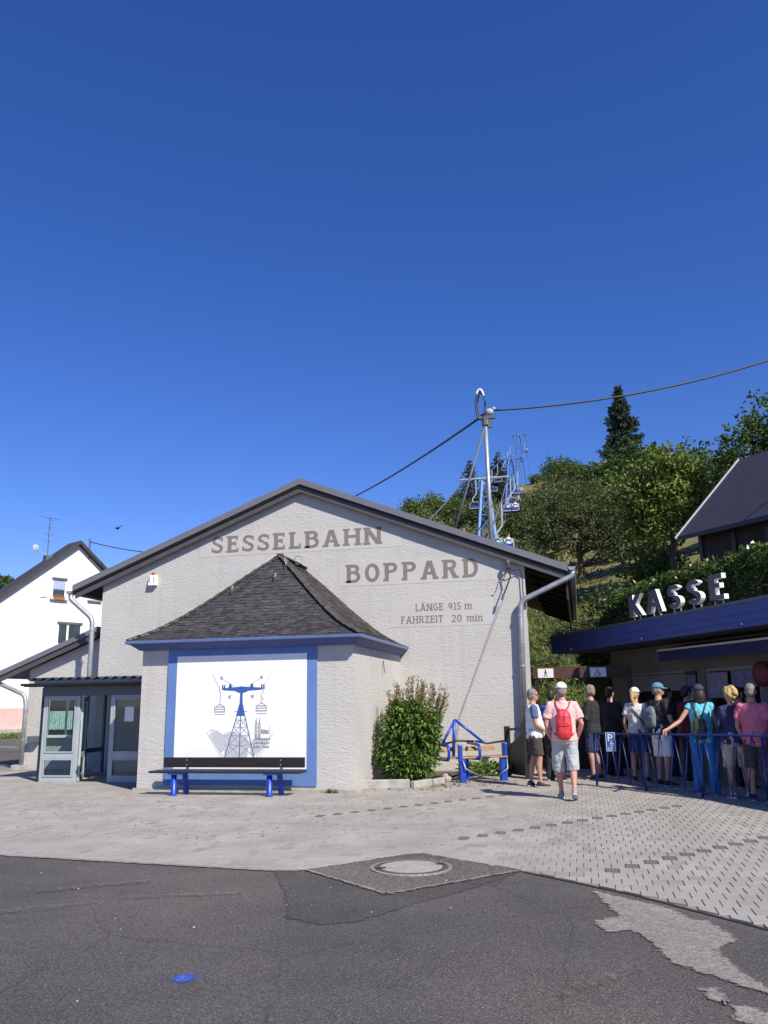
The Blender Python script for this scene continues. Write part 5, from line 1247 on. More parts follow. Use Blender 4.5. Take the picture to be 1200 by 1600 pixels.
def trunk(mb_, base, top, r0, r1, r_, nl, blobs):
    base, top = Vector(base), Vector(top); n = 7; pts = [base.lerp(top, i/n)+V3(r_.uniform(-1, 1), r_.uniform(-1, 1), 0)*r0*.6*(i > 0) for i in range(n+1)]
    mb_.tube(pts, [r0+(r1-r0)*i/n for i in range(n+1)], 9)
    for k in range(nl):
        c, rad = blobs[k % len(blobs)]; i = r_.randint(2, n-1); a = pts[i]; e = Vector(c)+rdir(r_)*min(rad)*.4
        mid = a.lerp(e, .5)+V3(0, 0, -.15*(e-a).length*.5)+rdir(r_)*.2
        mb_.tube([a, mid, e], [r0*.45, r0*.28, r0*.08], 6)
def tree(name, label, base, h, blobs, n, size, mats_, w_, seed, r0=.18, cat='tree', group=None, nl=8, droop=.2, hollow=.55):
    r_ = random.Random(seed)
    t = thing(name, label, cat, base, 0, group)
    mb_ = MB(); top = max(blobs, key=lambda b: b[0][2])[0]; trunk(mb_, (0, 0, -.5), (top[0]*.7, top[1]*.7, top[2]), r0, r0*.25, r_, nl, blobs); mb_.build('trunk', BARK, t, True, fix=False)
    mb_ = MB(); crown(mb_, blobs, n, size, r_, w_, droop, hollow); mb_.build('crown', mats_, t, fix=False)
    return t
def gz(x, y): return hill_z(x, y)-.06
def T(name, label, x, y, *a, **k): return tree(name, label, (x, y, gz(x, y)), *a, **k)
# broadleaf with a bare reddish trunk, right of centre (between the crest and the slate-roof house)
z0 = gz(5.2, 44)
T('broadleaf_tree', 'big bright broadleaf tree with visible trunk left of the slate-roof house', 5.2, 44, 10,
  [((-.1, 0, 6.3), (1.25, 1.2, 1.2)), ((1.2, .3, 6.0), (1.15, 1.1, 1.1)), ((-1.2, 0, 5.2), (1.2, 1.1, 1.2)), ((.5, -.4, 4.7), (1.2, 1.1, 1.1)), ((1.7, 0, 4.3), (1.1, 1.0, 1.1)), ((-.6, 0, 3.6), (1.0, .9, .9)), ((-1.6, .2, 3.9), (.9, .9, .8))], 9500, .26, LB_, (2, 4, 5, 2), 21, .2, nl=12)
T('broadleaf_tree', 'tall dark broadleaf tree at the right edge above the slate-roof house', 9.6, 42, 12,
  [((.3, 0, 6.4), (1.4, 1.4, 1.4)), ((-.9, 0, 4.9), (1.4, 1.4, 1.4)), ((1.6, 0, 5.4), (1.7, 1.6, 1.6)), ((-1.5, 0, 3.4), (1.4, 1.3, 1.3)), ((.6, -.3, 3.6), (1.8, 1.6, 1.6)), ((2.6, 0, 3.8), (1.6, 1.6, 1.7))], 8000, .25, LG, (6, 4, 2, 2), 22, .25, nl=10)
T('broadleaf_tree', 'dark broadleaf tree filling the gap between the bright tree and the right edge', 7.4, 50, 11,
  [((.4, 0, 4.6), (1.7, 1.6, 1.6)), ((-1.5, 0, 3.6), (1.6, 1.4, 1.5)), ((2.0, 0, 3.8), (1.7, 1.5, 1.6)), ((0, 0, 2.4), (2.0, 1.7, 1.5))], 5000, .28, LG, (7, 3, 1, 2), 23, .22)
# willow-like dark round tree in the middle
T('round_tree', 'wide dark olive tree with hanging twigs right of the lift line', .7, 51, 8,
  [((0, 0, 5.0), (2.4, 2.0, 1.5)), ((-2.0, 0, 3.9), (2.0, 1.8, 1.5)), ((2.0, 0, 4.4), (2.0, 1.8, 1.7)), ((-.6, -.5, 3.3), (2.2, 1.7, 1.5)), ((1.7, -.5, 2.8), (1.8, 1.6, 1.4)), ((-2.9, 0, 2.2), (1.5, 1.4, 1.3)), ((3.3, 0, 3.0), (1.3, 1.3, 1.4))], 12000, .17, LW, (3, 2, 4), 24, .24, nl=14, droop=.6)
T('round_tree', 'pale green feathery tree on the slope above the dark olive tree', -.6, 72, 8,
  [((0, 0, 4.3), (2.6, 2.2, 1.7)), ((-2.4, 0, 3.2), (2.0, 1.8, 1.6)), ((2.6, 0, 3.6), (2.2, 1.8, 1.7)), ((0, -.6, 2.5), (2.8, 2.0, 1.6)), ((4.3, 0, 2.9), (1.6, 1.5, 1.6))], 9000, .2, LW, (4, 6, 1), 25, .2, nl=10, droop=.5)
T('round_tree', 'mid green tree between the dark olive tree and the bright broadleaf', 3.7, 58, 8,
  [((0, 0, 3.1), (1.7, 1.6, 1.4)), ((-1.5, 0, 2.2), (1.5, 1.4, 1.3)), ((1.7, 0, 2.2), (1.5, 1.4, 1.3)), ((0, -.4, 1.4), (1.9, 1.5, 1.2))], 6000, .22, LG, (5, 4, 1, 3), 26, .2, nl=8)
def conifer(label, x, y, h, rad, n, seed, sparse=1.0, group=None):
    r_ = random.Random(seed); t = thing('conifer', label, 'tree', (x, y, gz(x, y)), 0, group)
    mb_ = MB(); mb_.tube([(0, 0, -.5), (0, 0, h*.6), (0, 0, h)], [rad*.08, rad*.045, .02], 7); mb_.build('trunk', BARK, t, True, fix=False)
    mb_ = MB(); lv = int(h*1.5)
    for k in range(lv):
        f_ = (k+.5)/lv; z = h*(.06+.94*f_); R_ = rad*(1-f_)**.8*(.65+.5*r_.random())+.12
        nb = r_.randint(6, 9)
        for b in range(nb):
            a = 6.283*b/nb+r_.uniform(-.4, .4); Lb = R_*r_.uniform(.65, 1.15)
            d = V3(math.cos(a), math.sin(a), 0); m_ = max(3, int(n*Lb/rad/ (lv*nb) *3.2))
            for q in range(m_):
                s_ = r_.uniform(.12, 1.0); p = V3(0, 0, z)+d*Lb*s_+V3(0, 0, -.25*Lb*s_+.12*Lb*s_*s_)+rdir(r_)*.12*Lb*(.4+.4*s_)
                leaf(mb_, p, (d*.5+rdir(r_)*.8+V3(0, 0, -.35)), rdir(r_), h*.036*r_.uniform(.6, 1.3), h*.017, r_.randrange(2), .2)
    mb_.build('crown', LC, t, fix=False); return t
conifer('tall lone conifer standing above the wooded crest right of centre', 9.2, 130, 50.3-gz(9.2, 130), 4.6, 11000, 31)
conifer('ragged small conifer left of the roof pole on the hill', -17.4, 150, 45.8-gz(-17.4, 150), 3.6, 2600, 32)
conifer('dense dark conifer right of the roof pole on the hill', -13.2, 165, 51.5-gz(-13.2, 165), 3.8, 4200, 33)
# crest and hillside bushes: shared shapes, one object each
def bush_mesh(mats_, w_, seed, n=1500, size=.34, tall=1.0):
    r_ = random.Random(seed); mb_ = MB()
    blobs = [((r_.uniform(-.9, .9), r_.uniform(-.6, .6), r_.uniform(.5, 1.3)*tall), (r_.uniform(.9, 1.4), r_.uniform(.9, 1.3), r_.uniform(.7, 1.1)*tall)) for _ in range(5)]
    crown(mb_, blobs, n, size, r_, w_, .2, .3); o = mb_.build('bush', mats_, None, fix=False); return o
BU = [bush_mesh(LG, (6, 3, 1, 2), 41, 3400, .22), bush_mesh(LW, (3, 5, 1), 42, 3400, .22), bush_mesh(LG, (2, 5, 3, 3), 43, 3400, .22), bush_mesh(LG, (7, 2, 0, 2), 44, 2600, .28, 1.5)]
bl_ = [  # x, y, scale, kind, label
 (-2.0, 200, 2.9, 0, 'dark round bush on the crest right of the farthest tower'), (2.5, 196, 2.6, 2, 'green bush right of the dark crest bush'), (-6.5, 212, 1.5, 1, 'pale low bush at the foot of the farthest tower'),
 (-33, 178, 2.4, 0, 'dark bush at the left end of the visible crest'), (-28, 172, 2.6, 2, 'green bush on the crest left of the ragged conifer'), (-22.5, 168, 2.3, 1, 'olive bush below the ragged conifer'), (-19, 140, 2.0, 2, 'green bush in front of the ragged conifer'), (-14.5, 128, 2.0, 1, 'olive bush behind the roof pole'),
 (-17, 112, 2.2, 0, 'dark bush left of the roof pole above the roof edge'), (-12.5, 100, 2.2, 2, 'green bush just left of the roof pole foot'), (-15.5, 90, 2.4, 0, 'dark bush at the stay strut foot'), (-10.3, 82, 1.7, 0, 'dark bush behind the nearest tower'), (-20, 105, 2.2, 2, 'green bush on the far left of the slope'), (-24, 125, 2.3, 1, 'olive bush high on the far left slope'), (-27, 145, 2.4, 0, 'dark bush under the left crest'),
 (-12.8, 175, 1.9, 3, 'dark upright bush behind the dense conifer'), (-10.5, 150, 1.5, 1, 'olive bush left of the second tower'), (-3.0, 118, 2.2, 1, 'pale olive bush right of the second tower'), (1.5, 100, 2.5, 1, 'pale bush above the feathery tree'), (-3.4, 88, 1.9, 2, 'green bush right of the occupied chairs'), (5.0, 92, 2.6, 2, 'green bush behind the feathery tree top'), (6.5, 118, 2.8, 0, 'dark bush at the foot of the tall conifer'), (10.5, 116, 2.8, 3, 'dark upright bush right of the tall conifer foot'), (1.8, 140, 2.6, 1, 'pale bush under the crest left of the tall conifer'),
 (-3.6, 55, 1.2, 0, 'dark bush below the left side of the olive tree'), (4.6, 46, 1.3, 2, 'green bush under the bright broadleaf tree'), (2.8, 42, 1.3, 1, 'olive bush on the slope above the kiosk letters'), (-.4, 40, .8, 1, 'small pale bush on the grass slope behind the eaves'), (1.7, 36, .9, 2, 'bright bush on the bank left of the hedge'), (3.1, 37.5, 1.1, 2, 'leafy bush between hedge and timber house'), (-1.6, 36, .6, 1, 'low scrub on the slope seen under the eaves'), (.2, 27.2, .62, 0, 'dark low bush behind the direction beam'), (-1.1, 26.6, .6, 2, 'bright green bush below the pedestrian sign'), (-.4, 28.8, .75, 2, 'green bush behind the dark shade boards'), (1.2, 27.6, .8, 0, 'dark bush between the beam and the kiosk')]
for k, (x, y, s_, kd, lb) in enumerate(bl_):
    o = BU[kd].copy(); link(o); o.location = (x, y, gz(x, y)-.15*s_); o.scale = (s_*(1+.1*math.sin(k*3)), s_, s_*(.95+.12*math.sin(k*5+1))); o.rotation_euler = (0, 0, k*1.7); tag(o, lb, 'bush', 'bushes on the hillside')
for o in BU: bpy.data.objects.remove(o)
# scrub and grass tufts over the slope: uncountable
mb = MB(); rg = random.Random(51)
for k in range(8500):
    y = 30+150*rg.random()**1.7; x = rg.uniform(-.24, .13)*y
    z = gz(x, y)
    if z < .15: continue
    if noise.noise(V3(x*.12, y*.12, 0)) < -.05-.002*(y-30) and y > 60: continue
    s_ = (.07+.11*rg.random())*(.3+y*.045)
    mi = rg.choices(range(4), (3, 4, 2, 2))[0]
    for q in range(4): leaf(mb, V3(x, y, z)+V3(rg.uniform(-.5, .5), rg.uniform(-.5, .5), 0)*s_, V3(rg.uniform(-.5, .5), rg.uniform(-.5, .5), 1), rdir(rg), s_*rg.uniform(.6, 1.4), s_*.4, mi, .3)
tag(mb.build('hill_scrub', [LW[1], leafm('dry_grass', (.20, .18, .07)), LG[2], LW[0]], None, fix=False), kind='stuff')
mb = MB()
for k in range(9000):
    y = rg.uniform(29.5, 46); x = rg.uniform(-2.8, 6.5); z = gz(x, y)
    if z < .05: continue
    h_ = rg.uniform(.25, .8)*(1.4 if rg.random() < .12 else 1)
    leaf(mb, V3(x, y, z), V3(rg.uniform(-.9, .9), rg.uniform(-.9, .9), 1), rdir(rg), h_*.8, .05, rg.choices((0, 1, 2), (5, 1, 3))[0], .3)
tag(mb.build('slope_grass', [leafm('tall_grass', (.085, .13, .03)), bpy.data.materials['dry_grass'], LG[2]], None, fix=False), kind='stuff')
# far wooded hill on the left
mb = MB(); rw = random.Random(61)
for k in range(900):
    a, q = rw.uniform(0, 6.283), math.sqrt(rw.random()); x, y = -118+34*q*math.cos(a), 150+55*q*math.sin(a)
    if y > 165: continue
    z = gz(x, y); R_ = rw.uniform(1.8, 3.2)
    for q in range(90):
        d = rdir(rw); d.z = abs(d.z)*.9
        leaf(mb, V3(x, y, z+2.4)+d*R_*rw.uniform(.75, 1), rdir(rw), rdir(rw), rw.uniform(.5, .9), rw.uniform(.4, .7), rw.choices((0, 1), (7, 2))[0])
tag(mb.build('far_wood', LG, None, fix=False), kind='stuff')
# hedge behind the kiosk
hd = thing('hedge', 'glossy green hedge on the bank behind the kiosk letters', 'hedge', (0, 0, 0))
mb = MB(); rh = random.Random(71)
for k in range(2600):
    t = rh.uniform(-4.5, 9.2); wv = rh.uniform(-1, 1)
    top = 4.75-.03*max(0, t) if t < 6.5 else 4.55-(t-6.5)*.66
    top += .14*noise.noise(V3(t*1.3, wv, 0))
    face = rh.random()
    base = Vector((4.9, 19.7, 0))+d2*t
    if face < .5: off, z = n2*(.85+.12*rh.random()), rh.uniform(2.4, top)
    elif face < .85: off, z = n2*rh.uniform(-.8, .85), top-abs(rh.gauss(0, .08))
    else: off, z = n2*rh.uniform(-.7, .7), rh.uniform(2.8, top-.1)
    cp = base+off; cp.z = z
    mi = rh.choices((0, 1, 2), (5, 3, 1))[0]
    for q in range(13): leaf(mb, cp+rdir(rh)*.2*rh.random()**.5, (rdir(rh)+V3(0, 0, .5)+n2*.3), rdir(rh), rh.uniform(.09, .16), rh.uniform(.05, .08), mi if rh.random() < .8 else rh.randrange(3))
mb.build('foliage', LH, hd, fix=False)
mb = MB()
for k in range(26):
    b = Vector((4.9, 19.7, 1.0))+d2*(-4+k*.5); mb.tube([b, b+V3(.1, 0, 1.6), b+V3(-.1, .1, 3.4)], [.05, .04, .015], 6)
mb.build('stem', BARK, hd, True)
bk = MB(); pA = Vector((4.3, 19.4, 0))
bkp = [pA+n2*-3-d2*9, pA-d2*9, pA+d2*9.5, pA+n2*-3+d2*9.5]
bk.hexa([(p.x, p.y, -.3) for p in bkp]+[(p.x, p.y, 2.55) for p in bkp]); tag(bk.build('earth_bank', mat('bank_soil', (.05, .055, .025), 1, .4, 3, .6, 12)), kind='structure')

# planter with bush beside the pavilion
pln = thing('planter_kerb', 'low weathered concrete kerb round the bush bed', 'kerb')
def kerb(a, b, h_, wd): mb_ = MB(); mb_.bar((a[0], a[1], h_/2+.01), (b[0], b[1], h_/2+.01), wd, h_); return bevel(mb_.build('kerb_block', CONC, pln), .015)
kerb((-4.02, 15.42), (-3.14, 15.62), .17, .09); kerb((-3.10, 15.66), (-2.86, 16.2), .13, .10); kerb((-2.84, 16.25), (-2.70, 16.75), .11, .10)
mb = MB(); mb.ell((-2.66, 16.95, .08), (.12, .14, .11), 0, 9, 6); mb.build('rubble_stone', CONC, pln)
mb = MB(); mb.add([(-3.98, 15.46, .1), (-3.16, 15.64, .1), (-2.72, 16.8, .08), (-2.5, 18.98, .05), (-3.98, 18.98, .05)], [(0, 1, 2, 3, 4)]); tag(mb.build('flower_bed', SOIL), kind='structure')
sb = thing('shrub', 'dense leafy shrub with reddish seed spikes growing by the pavilion side', 'shrub', (-3.27, 16.5, .06))
mb = MB(); rb = random.Random(81)
for k in range(18):
    a = rb.uniform(0, 6.283); q = rb.random()**.5*.6
    b0 = V3(.35*q*math.cos(a), .35*q*math.sin(a), 0); e = V3(.72*q*math.cos(a), .6*q*math.sin(a), rb.uniform(1.2, 1.75)); mb.tube([b0, b0.lerp(e, .5)+V3(0, 0, .1), e], [.012, .009, .004], 5)
mb.build('stem', mat('shrub_stem', (.05, .055, .025), .8), sb, True, fix=False)
mb = MB()
# leafy body
blobs = [((-.25, -.12, .95), (.42, .38, .42)), ((.15, -.05, 1.05), (.42, .4, .38)), ((-.3, -.2, .55), (.38, .36, .36)), ((.1, -.2, .4), (.42, .38, .36)), ((.30, .1, .75), (.28, .34, .42)), ((-.1, -.1, 1.28), (.36, .34, .26)), ((-.05, -.35, .3), (.45, .25, .26))]
for c, rad in blobs:
    for k in range(1050):
        d = rdir(rb); q = rb.uniform(.3, 1.06); p = Vector(c)+V3(d.x*rad[0], d.y*rad[1], d.z*rad[2])*q
        if p.z < .03: continue
        leaf(mb, p, (d+rdir(rb)*.8+V3(0, 0, -.1)), V3(0, 0, 1)+rdir(rb)*.5, rb.uniform(.06, .15), rb.uniform(.035, .07), rb.choices(range(5), (5, 4, 2, 0, 1))[0])
# tall olive spikes with rusty seed heads, right and top
for k in range(100):
    a = rb.uniform(-1.2, 1.6); x0_ = rb.uniform(-.35, .55); lean = (x0_-.0)*.55+rb.uniform(-.1, .12)
    b0 = V3(x0_*.6, rb.uniform(-.3, .25), .5); top = V3(x0_*.92+lean*.7, rb.uniform(-.35, .3), rb.uniform(1.4, 2.02)-.5*max(0, x0_-.15)-max(0, -.1-x0_)*.9)
    for q in range(90):
        t = rb.uniform(.15, 1)**.8; p = b0.lerp(top, t)+rdir(rb)*.05*(1.25-t)
        red = t > .74 and rb.random() < .6
        leaf(mb, p, (top-b0).normalized()*.8+rdir(rb)*.75, rdir(rb), rb.uniform(.035, .085)*(1 if not red else .6), rb.uniform(.014, .026), 3 if red else rb.choice((4, 4, 0, 1)))
mb.build('foliage', LS_, sb, fix=False)
wd_ = thing('low_plant', 'low broad-leaved green plant growing under the chairlift seat', 'plant', (-2.05, 18.4, 0))
mb = MB()
for k in range(240):
    a = rb.uniform(0, 6.283); q = rb.random()**.5; p = V3(.55*q*math.cos(a), .3*q*math.sin(a), rb.uniform(.02, .22))
    leaf(mb, p, V3(math.cos(a), math.sin(a), rb.uniform(.3, 1.2)), rdir(rb), rb.uniform(.1, .2), rb.uniform(.05, .09), rb.choice((0, 0, 1, 4)), .4)
mb.build('foliage', LS_, wd_, fix=False)
mb = MB()
for k in range(520):
    x, y = rb.gauss(-2.5, .55), rb.uniform(16.0, 18.9)
    if rb.random() < .25: x, y = rb.uniform(-4, -2.4), rb.uniform(15.3, 16.6)
    leaf(mb, V3(x, y, ZT+.004), V3(rb.uniform(-1, 1), rb.uniform(-1, 1), rb.uniform(0, .25)), V3(0, 0, 1), rb.uniform(.03, .09), rb.uniform(.02, .05), rb.choice((0, 1, 2)), .2)
tag(mb.build('fallen_leaves', [SOIL, LS_[4], mat('dry_leaf', (.22, .15, .07), .9)], None, fix=False), kind='stuff')
# weed tufts at the wall foot, grass verge before the white house
mb = MB()
for k in range(70):
    x, y = rb.gauss(-4.4, .06), 14.72
    leaf(mb, V3(x, y, .012), V3(rb.uniform(-.5, .5), -.2, 1), rdir(rb), rb.uniform(.04, .12), .012, 0)
tag(mb.build('wall_weeds', LS_, None, fix=False), kind='stuff')
mb = MB()
for k in range(3500):
    u = rb.uniform(-6, 2.2); q = rb.uniform(.3, 1.9); p = hA+he*u-hin*q
    leaf(mb, V3(p.x, p.y, 0), V3(rb.uniform(-.4, .4), rb.uniform(-.4, .4), 1), rdir(rb), rb.uniform(.1, .32), .07, rb.choice((1, 4, 0)))
tag(mb.build('verge_grass', LS_, None, fix=False), kind='stuff')
# a bird high over the left house
bi = MB(); bi.ell((0, 0, 0), (.06, .16, .05), 0, 8, 6); bi.add([(0, .05, .02), (.3, -.02, .10), (.3, -.08, .10), (0, -.08, .02)], [(0, 1, 2, 3)]); bi.add([(0, .05, .02), (-.3, -.02, .10), (-.3, -.08, .10), (0, -.08, .02)], [(3, 2, 1, 0)])
o = bi.build('bird', BLACK); o.location = (-20.2, 33.5, 9.5); tag(o, 'tiny dark bird flying above the white house roof', 'bird')

# ------------------------------------------------------------------ people
def cloth(name, col, var=.12): return mat('cloth_'+name, col, .9, var, 9, .25, 45, bdist=.006)
HAIRG = mat('hair_grey', (.20, .185, .17), .8, .35, 40); HAIRD = mat('hair_dark', (.02, .015, .013), .6, .3, 40); HAIRB = mat('hair_blond', (.46, .32, .13), .7, .35, 40); HAIRS = mat('hair_greyblond', (.24, .19, .14), .8, .35, 40)
SKIN2 = mat('skin_tanned', (.42, .215, .14), .6, .08, 8); EYE = mat('eye_dark', (.015, .012, .01), .3); LIP = mat('lip', (.30, .09, .075), .6)
SHOEW = mat('shoe_white', (.62, .62, .62), .7, .1, 20); SHOED = mat('shoe_dark', (.025, .025, .028), .7, .2, 20); SOLE = mat('shoe_sole', (.55, .54, .52), .8)
def remeshed(name, mb_, mats_, vox, parent=None, wr=0.0, seed=0, extra=None, smooth_it=3):
    o = mb_.build('tmp_build', mats_ if isinstance(mats_, list) else [mats_], None, True)
    md = o.modifiers.new('r', 'REMESH'); md.mode = 'VOXEL'; md.voxel_size = vox; md.use_smooth_shade = True
    if smooth_it:
        sm = o.modifiers.new('s', 'SMOOTH'); sm.factor = .5; sm.iterations = smooth_it
    dg = C.evaluated_depsgraph_get(); me = bpy.data.meshes.new_from_object(o.evaluated_get(dg))
    old = o.data; bpy.data.objects.remove(o); bpy.data.meshes.remove(old)
    vs_ = [v.co.copy() for v in me.vertices]; fs = [tuple(p.vertices) for p in me.polygons]
    if wr:
        nm = [v.normal.copy() for v in me.vertices]
        vs_ = [v+n*wr*(.35+noise.noise(V3(v.x*14+seed, v.y*14, v.z*7))+.6*noise.noise(V3(v.x*30, v.y*30+seed, v.z*22))) for v, n in zip(vs_, nm)]
    bpy.data.meshes.remove(me)
    out = MB(); out.add(vs_, fs, 0)
    if extra: extra(out)
    return out.build(name, mats_, parent, True, fix=False)
def hand(mb_, wr_, d, side, curl=.5, palm_in=None):
    d = d.normalized(); inn = (palm_in or V3(-side, 0, 0)); inn = (inn-d*inn.dot(d)).normalized(); fw = d.cross(inn)*(-side)
    if fw.y < 0 and palm_in is None: fw = -fw
    ring = lambda c, wd, th: [c+fw*wd*math.cos(t)+inn*th*math.sin(t) for t in [k*math.pi/5 for k in range(10)]]
    mb_.loft([ring(wr_-d*.02, .027, .022), ring(wr_+d*.02, .033, .019), ring(wr_+d*.06, .042, .017), ring(wr_+d*.092, .040, .013)])
    for k, L_ in enumerate((.070, .080, .074, .058)):
        b = wr_+d*.075+fw*(.030-.020*k); a1 = curl*.5; d1 = (d*math.cos(a1)+inn*math.sin(a1)); d2_ = (d*math.cos(curl*1.4)+inn*math.sin(curl*1.4)); d3 = (d*math.cos(curl*2.2)+inn*math.sin(curl*2.2))
        p1 = b+d1*L_*.55; p2 = p1+d2_*L_*.38; p3 = p2+d3*L_*.28
        mb_.tube([b, p1, p2, p3], [.0098, .0090, .0082, .0062], 7)
    b = wr_+d*.022+fw*.026; t1 = b+(fw*.75+d*.6+inn*.25).normalized()*.045; mb_.tube([b-fw*.012, t1, t1+(d*.9+fw*.25+inn*.3).normalized()*.035], [.0125, .0108, .0075], 7)
def person(label, loc, face, H=1.75, female=False, belly=0.0, lean=0.0, head=(0, 0), feet=((-.12, .02), (.13, -.02)), lift=(0, 0), knees=None,
           arms=None, skin=SKIN, top=None, sleeve=.5, sleeve_mat=None, hem=.86, bottom=None, btype='shorts', blen=.48, shoe=SHOED, hair=HAIRG, hairtype='short',
           cap=None, capdir=0, glasses=False, seed=1, group=None, bag=None, collar=None):
    k = H/1.75
    root = None
    sc_ = lambda p: V3(p[0]*k, p[1]*k, p[2]*k)
    ln = lambda z: lean*max(0, z-.95)           # forward lean shifts +y with height
    shw = .165 if female else .19
    sh = [V3(-shw, ln(1.42)-.01, 1.42), V3(shw, ln(1.42)-.01, 1.42)]
    if arms is None: arms = ((V3(-shw-.06, .0, 1.13), V3(-shw-.04, .08, .88)), (V3(shw+.06, .0, 1.13), V3(shw+.04, .08, .88)))
    arms = [(Vector(a), Vector(b)) for a, b in arms]
    hips = [V3(-.095, 0, .90), V3(.095, 0, .90)]
    ank = [V3(feet[i][0], feet[i][1]-.03, .085+lift[i]) for i in (0, 1)]
    kn = [((hips[i]+ank[i])/2+V3((-.012, .012)[i], .035, .02)) if not knees else Vector(knees[i]) for i in (0, 1)]
    TW = [(.82, .165, .115), (.92, .178, .125), (1.02, .162 if not female else .145, .115), (1.14, .165 if not female else .14, .112), (1.26, .182 if not female else .16, .118), (1.36, .192 if not female else .165, .108), (1.43, .15 if not female else .13, .085), (1.48, .075, .068), (1.53, .056, .060)]
    def torso(mb_, z0, z1, infl, top_infl=0):
        zs = [z for z, _, _ in TW if z0 < z < z1]; rings = []
        for z in [z0]+zs+[z1]:
            for (a, ax_, ay_), (b, bx_, by_) in zip(TW, TW[1:]):
                if z <= b or b == TW[-1][0]:
                    t = min(1, max(0, (z-a)/(b-a))); rx_, ry_ = ax_+(bx_-ax_)*t, ay_+(by_-ay_)*t; break
            bl = belly*math.exp(-((z-1.05)/.14)**2)
            rings.append([sc_(((rx_+infl)*math.cos(q), (ry_+infl+(bl if math.sin(q) > 0 else bl*.1))*math.sin(q)+ln(z), z)) for q in [j*math.pi/10 for j in range(20)]])
        mb_.loft(rings)
    Hm = Matrix.Rotation(head[0], 3, 'Z') @ Matrix.Rotation(head[1], 3, 'X')
    hc = V3(0, ln(1.6)+.012, 1.60)
    hp = lambda x, y, z: sc_(hc+Hm @ V3(x, y, z-1.60))
    bd_ = MB(); torso(bd_, .82, 1.53, 0)
    bd_.tube([sc_(V3(0, ln(1.45), 1.44)), sc_(V3(0, ln(1.52)+.005, 1.52)), hp(0, 0, 1.60)], [.062*k, .054*k, .052*k], 12)
    HM = Hm.copy()
    bd_.ell(hp(0, .005, 1.662), (.077*k, .095*k, .112*k), 0, 16, 12, HM); bd_.ell(hp(0, .038, 1.606), (.055*k, .058*k, .058*k), 0, 12, 8, HM)
    bd_.ell(hp(0, .103, 1.645), (.014*k, .022*k, .024*k), 0, 8, 6, HM); bd_.ell(hp(0, .085, 1.585), (.022*k, .018*k, .018*k), 0, 8, 6, HM)
    for s_ in (-1, 1): bd_.ell(hp(s_*.079, -.004, 1.65), (.012*k, .022*k, .034*k), 0, 8, 6, HM)
    for i in (0, 1):
        e, h_ = arms[i]; s0 = sh[i]
        bd_.tube([sc_(s0+V3((.04 if i == 0 else -.04), 0, .0)), sc_(s0), sc_(s0.lerp(e, .5)), sc_(e), sc_(e.lerp(h_, .35)), sc_(h_)], [x*k*(.88 if female else 1) for x in (.06, .056, .049, .039, .041, .026)], 12)
        bd_.tube([sc_(hips[i]+V3(0, 0, .02)), sc_(hips[i].lerp(kn[i], .4)), sc_(kn[i]), sc_(kn[i].lerp(ank[i], .3)+V3(0, -.015, 0)), sc_(ank[i].lerp(kn[i], .25)), sc_(ank[i])], [x*k for x in (.098, .084, .056, .058, .038, .036)], 12)
        bd_.ell(sc_(ank[i]+V3(0, .06, -.04)), (.04*k, .10*k, .035*k), 0, 10, 6)
    def extra(mb2):
        for i in (0, 1):
            e, h_ = arms[i]; hb = MB(); hand(hb, sc_(h_), h_-e, (-1, 1)[i], .55); mb2.add(hb.v, hb.f, 0)
        for s_ in (-1, 1): mb2.ell(hp(s_*.031, .090, 1.668), (.011*k, .008*k, .007*k), 1, 8, 5, HM)
        mb2.ell(hp(0, .099, 1.607), (.022*k, .006*k, .006*k), 2, 8, 4, HM)
    root = remeshed('person', bd_, [skin, EYE, LIP], .0125*k, None, 0, seed, extra)
    root.location = loc; root.rotation_euler = (0, 0, face); tag(root, label, 'person', group)
    # top
    if top:
        tb = MB(); torso(tb, hem, 1.475, .022)
        def sleeves(mb_, fr, which=(0, 1)):
            for i in which:
                e, h_ = arms[i]; s0 = sh[i]
                pts = [sc_(s0+V3((.06 if i == 0 else -.06), 0, .0)), sc_(s0+V3(0, 0, .004))]; rad = [.072*k, .072*k]
                if fr <= 1: pts += [sc_(s0.lerp(e, fr*.6)), sc_(s0.lerp(e, fr))]; rad += [.068*k, .070*k]
                else: pts += [sc_(s0.lerp(e, .5)), sc_(e), sc_(e.lerp(h_, (fr-1)))]; rad += [.063*k, .056*k, .046*k]
                mb_.tube(pts, [r_*(.9 if female else 1) for r_ in rad], 14)
        if not sleeve_mat: sleeves(tb, sleeve)
        remeshed('shirt', tb, top, .0125*k, root, .015*k, seed)
        for i in ((0, 1) if sleeve_mat else ()): sb_ = MB(); sleeves(sb_, sleeve, (i,)); remeshed('sleeve', sb_, sleeve_mat, .0125*k, root, .007*k, seed)
    if bottom:
        pb = MB(); rings = []
        if btype == 'skirt':
            for z, r1, r2 in ((blen, .20, .16), (.80, .195, .15), (1.0, .165, .125)): rings.append([sc_((r1*math.cos(q), r2*math.sin(q), z)) for q in [j*math.pi/10 for j in range(20)]])
            pb.loft(rings)
        else:
            torso(pb, .84, 1.06, .014)
            for i in (0, 1):
                w0, w1_ = (.106, .090)
                if btype == 'shorts':
                    t = (.90-blen)/(.90-kn[i].z); e = hips[i].lerp(kn[i], min(t, 1.0)); 
                    if t > 1: e = kn[i].lerp(ank[i], min(.8, (t-1)*.9))
                    pb.tube([sc_(hips[i]+V3(0, 0, .03)), sc_(hips[i].lerp(e, .5)), sc_(e)], [w0*k, (w0+w1_)/2*k, w1_*k], 14)
                else: pb.tube([sc_(hips[i]+V3(0, 0, .03)), sc_(hips[i].lerp(kn[i], .5)), sc_(kn[i]), sc_(ank[i].lerp(kn[i], .4)), sc_(ank[i]+V3(0, 0, -.02))], [x*k for x in (.110, .098, .082, .082, .084)], 14)
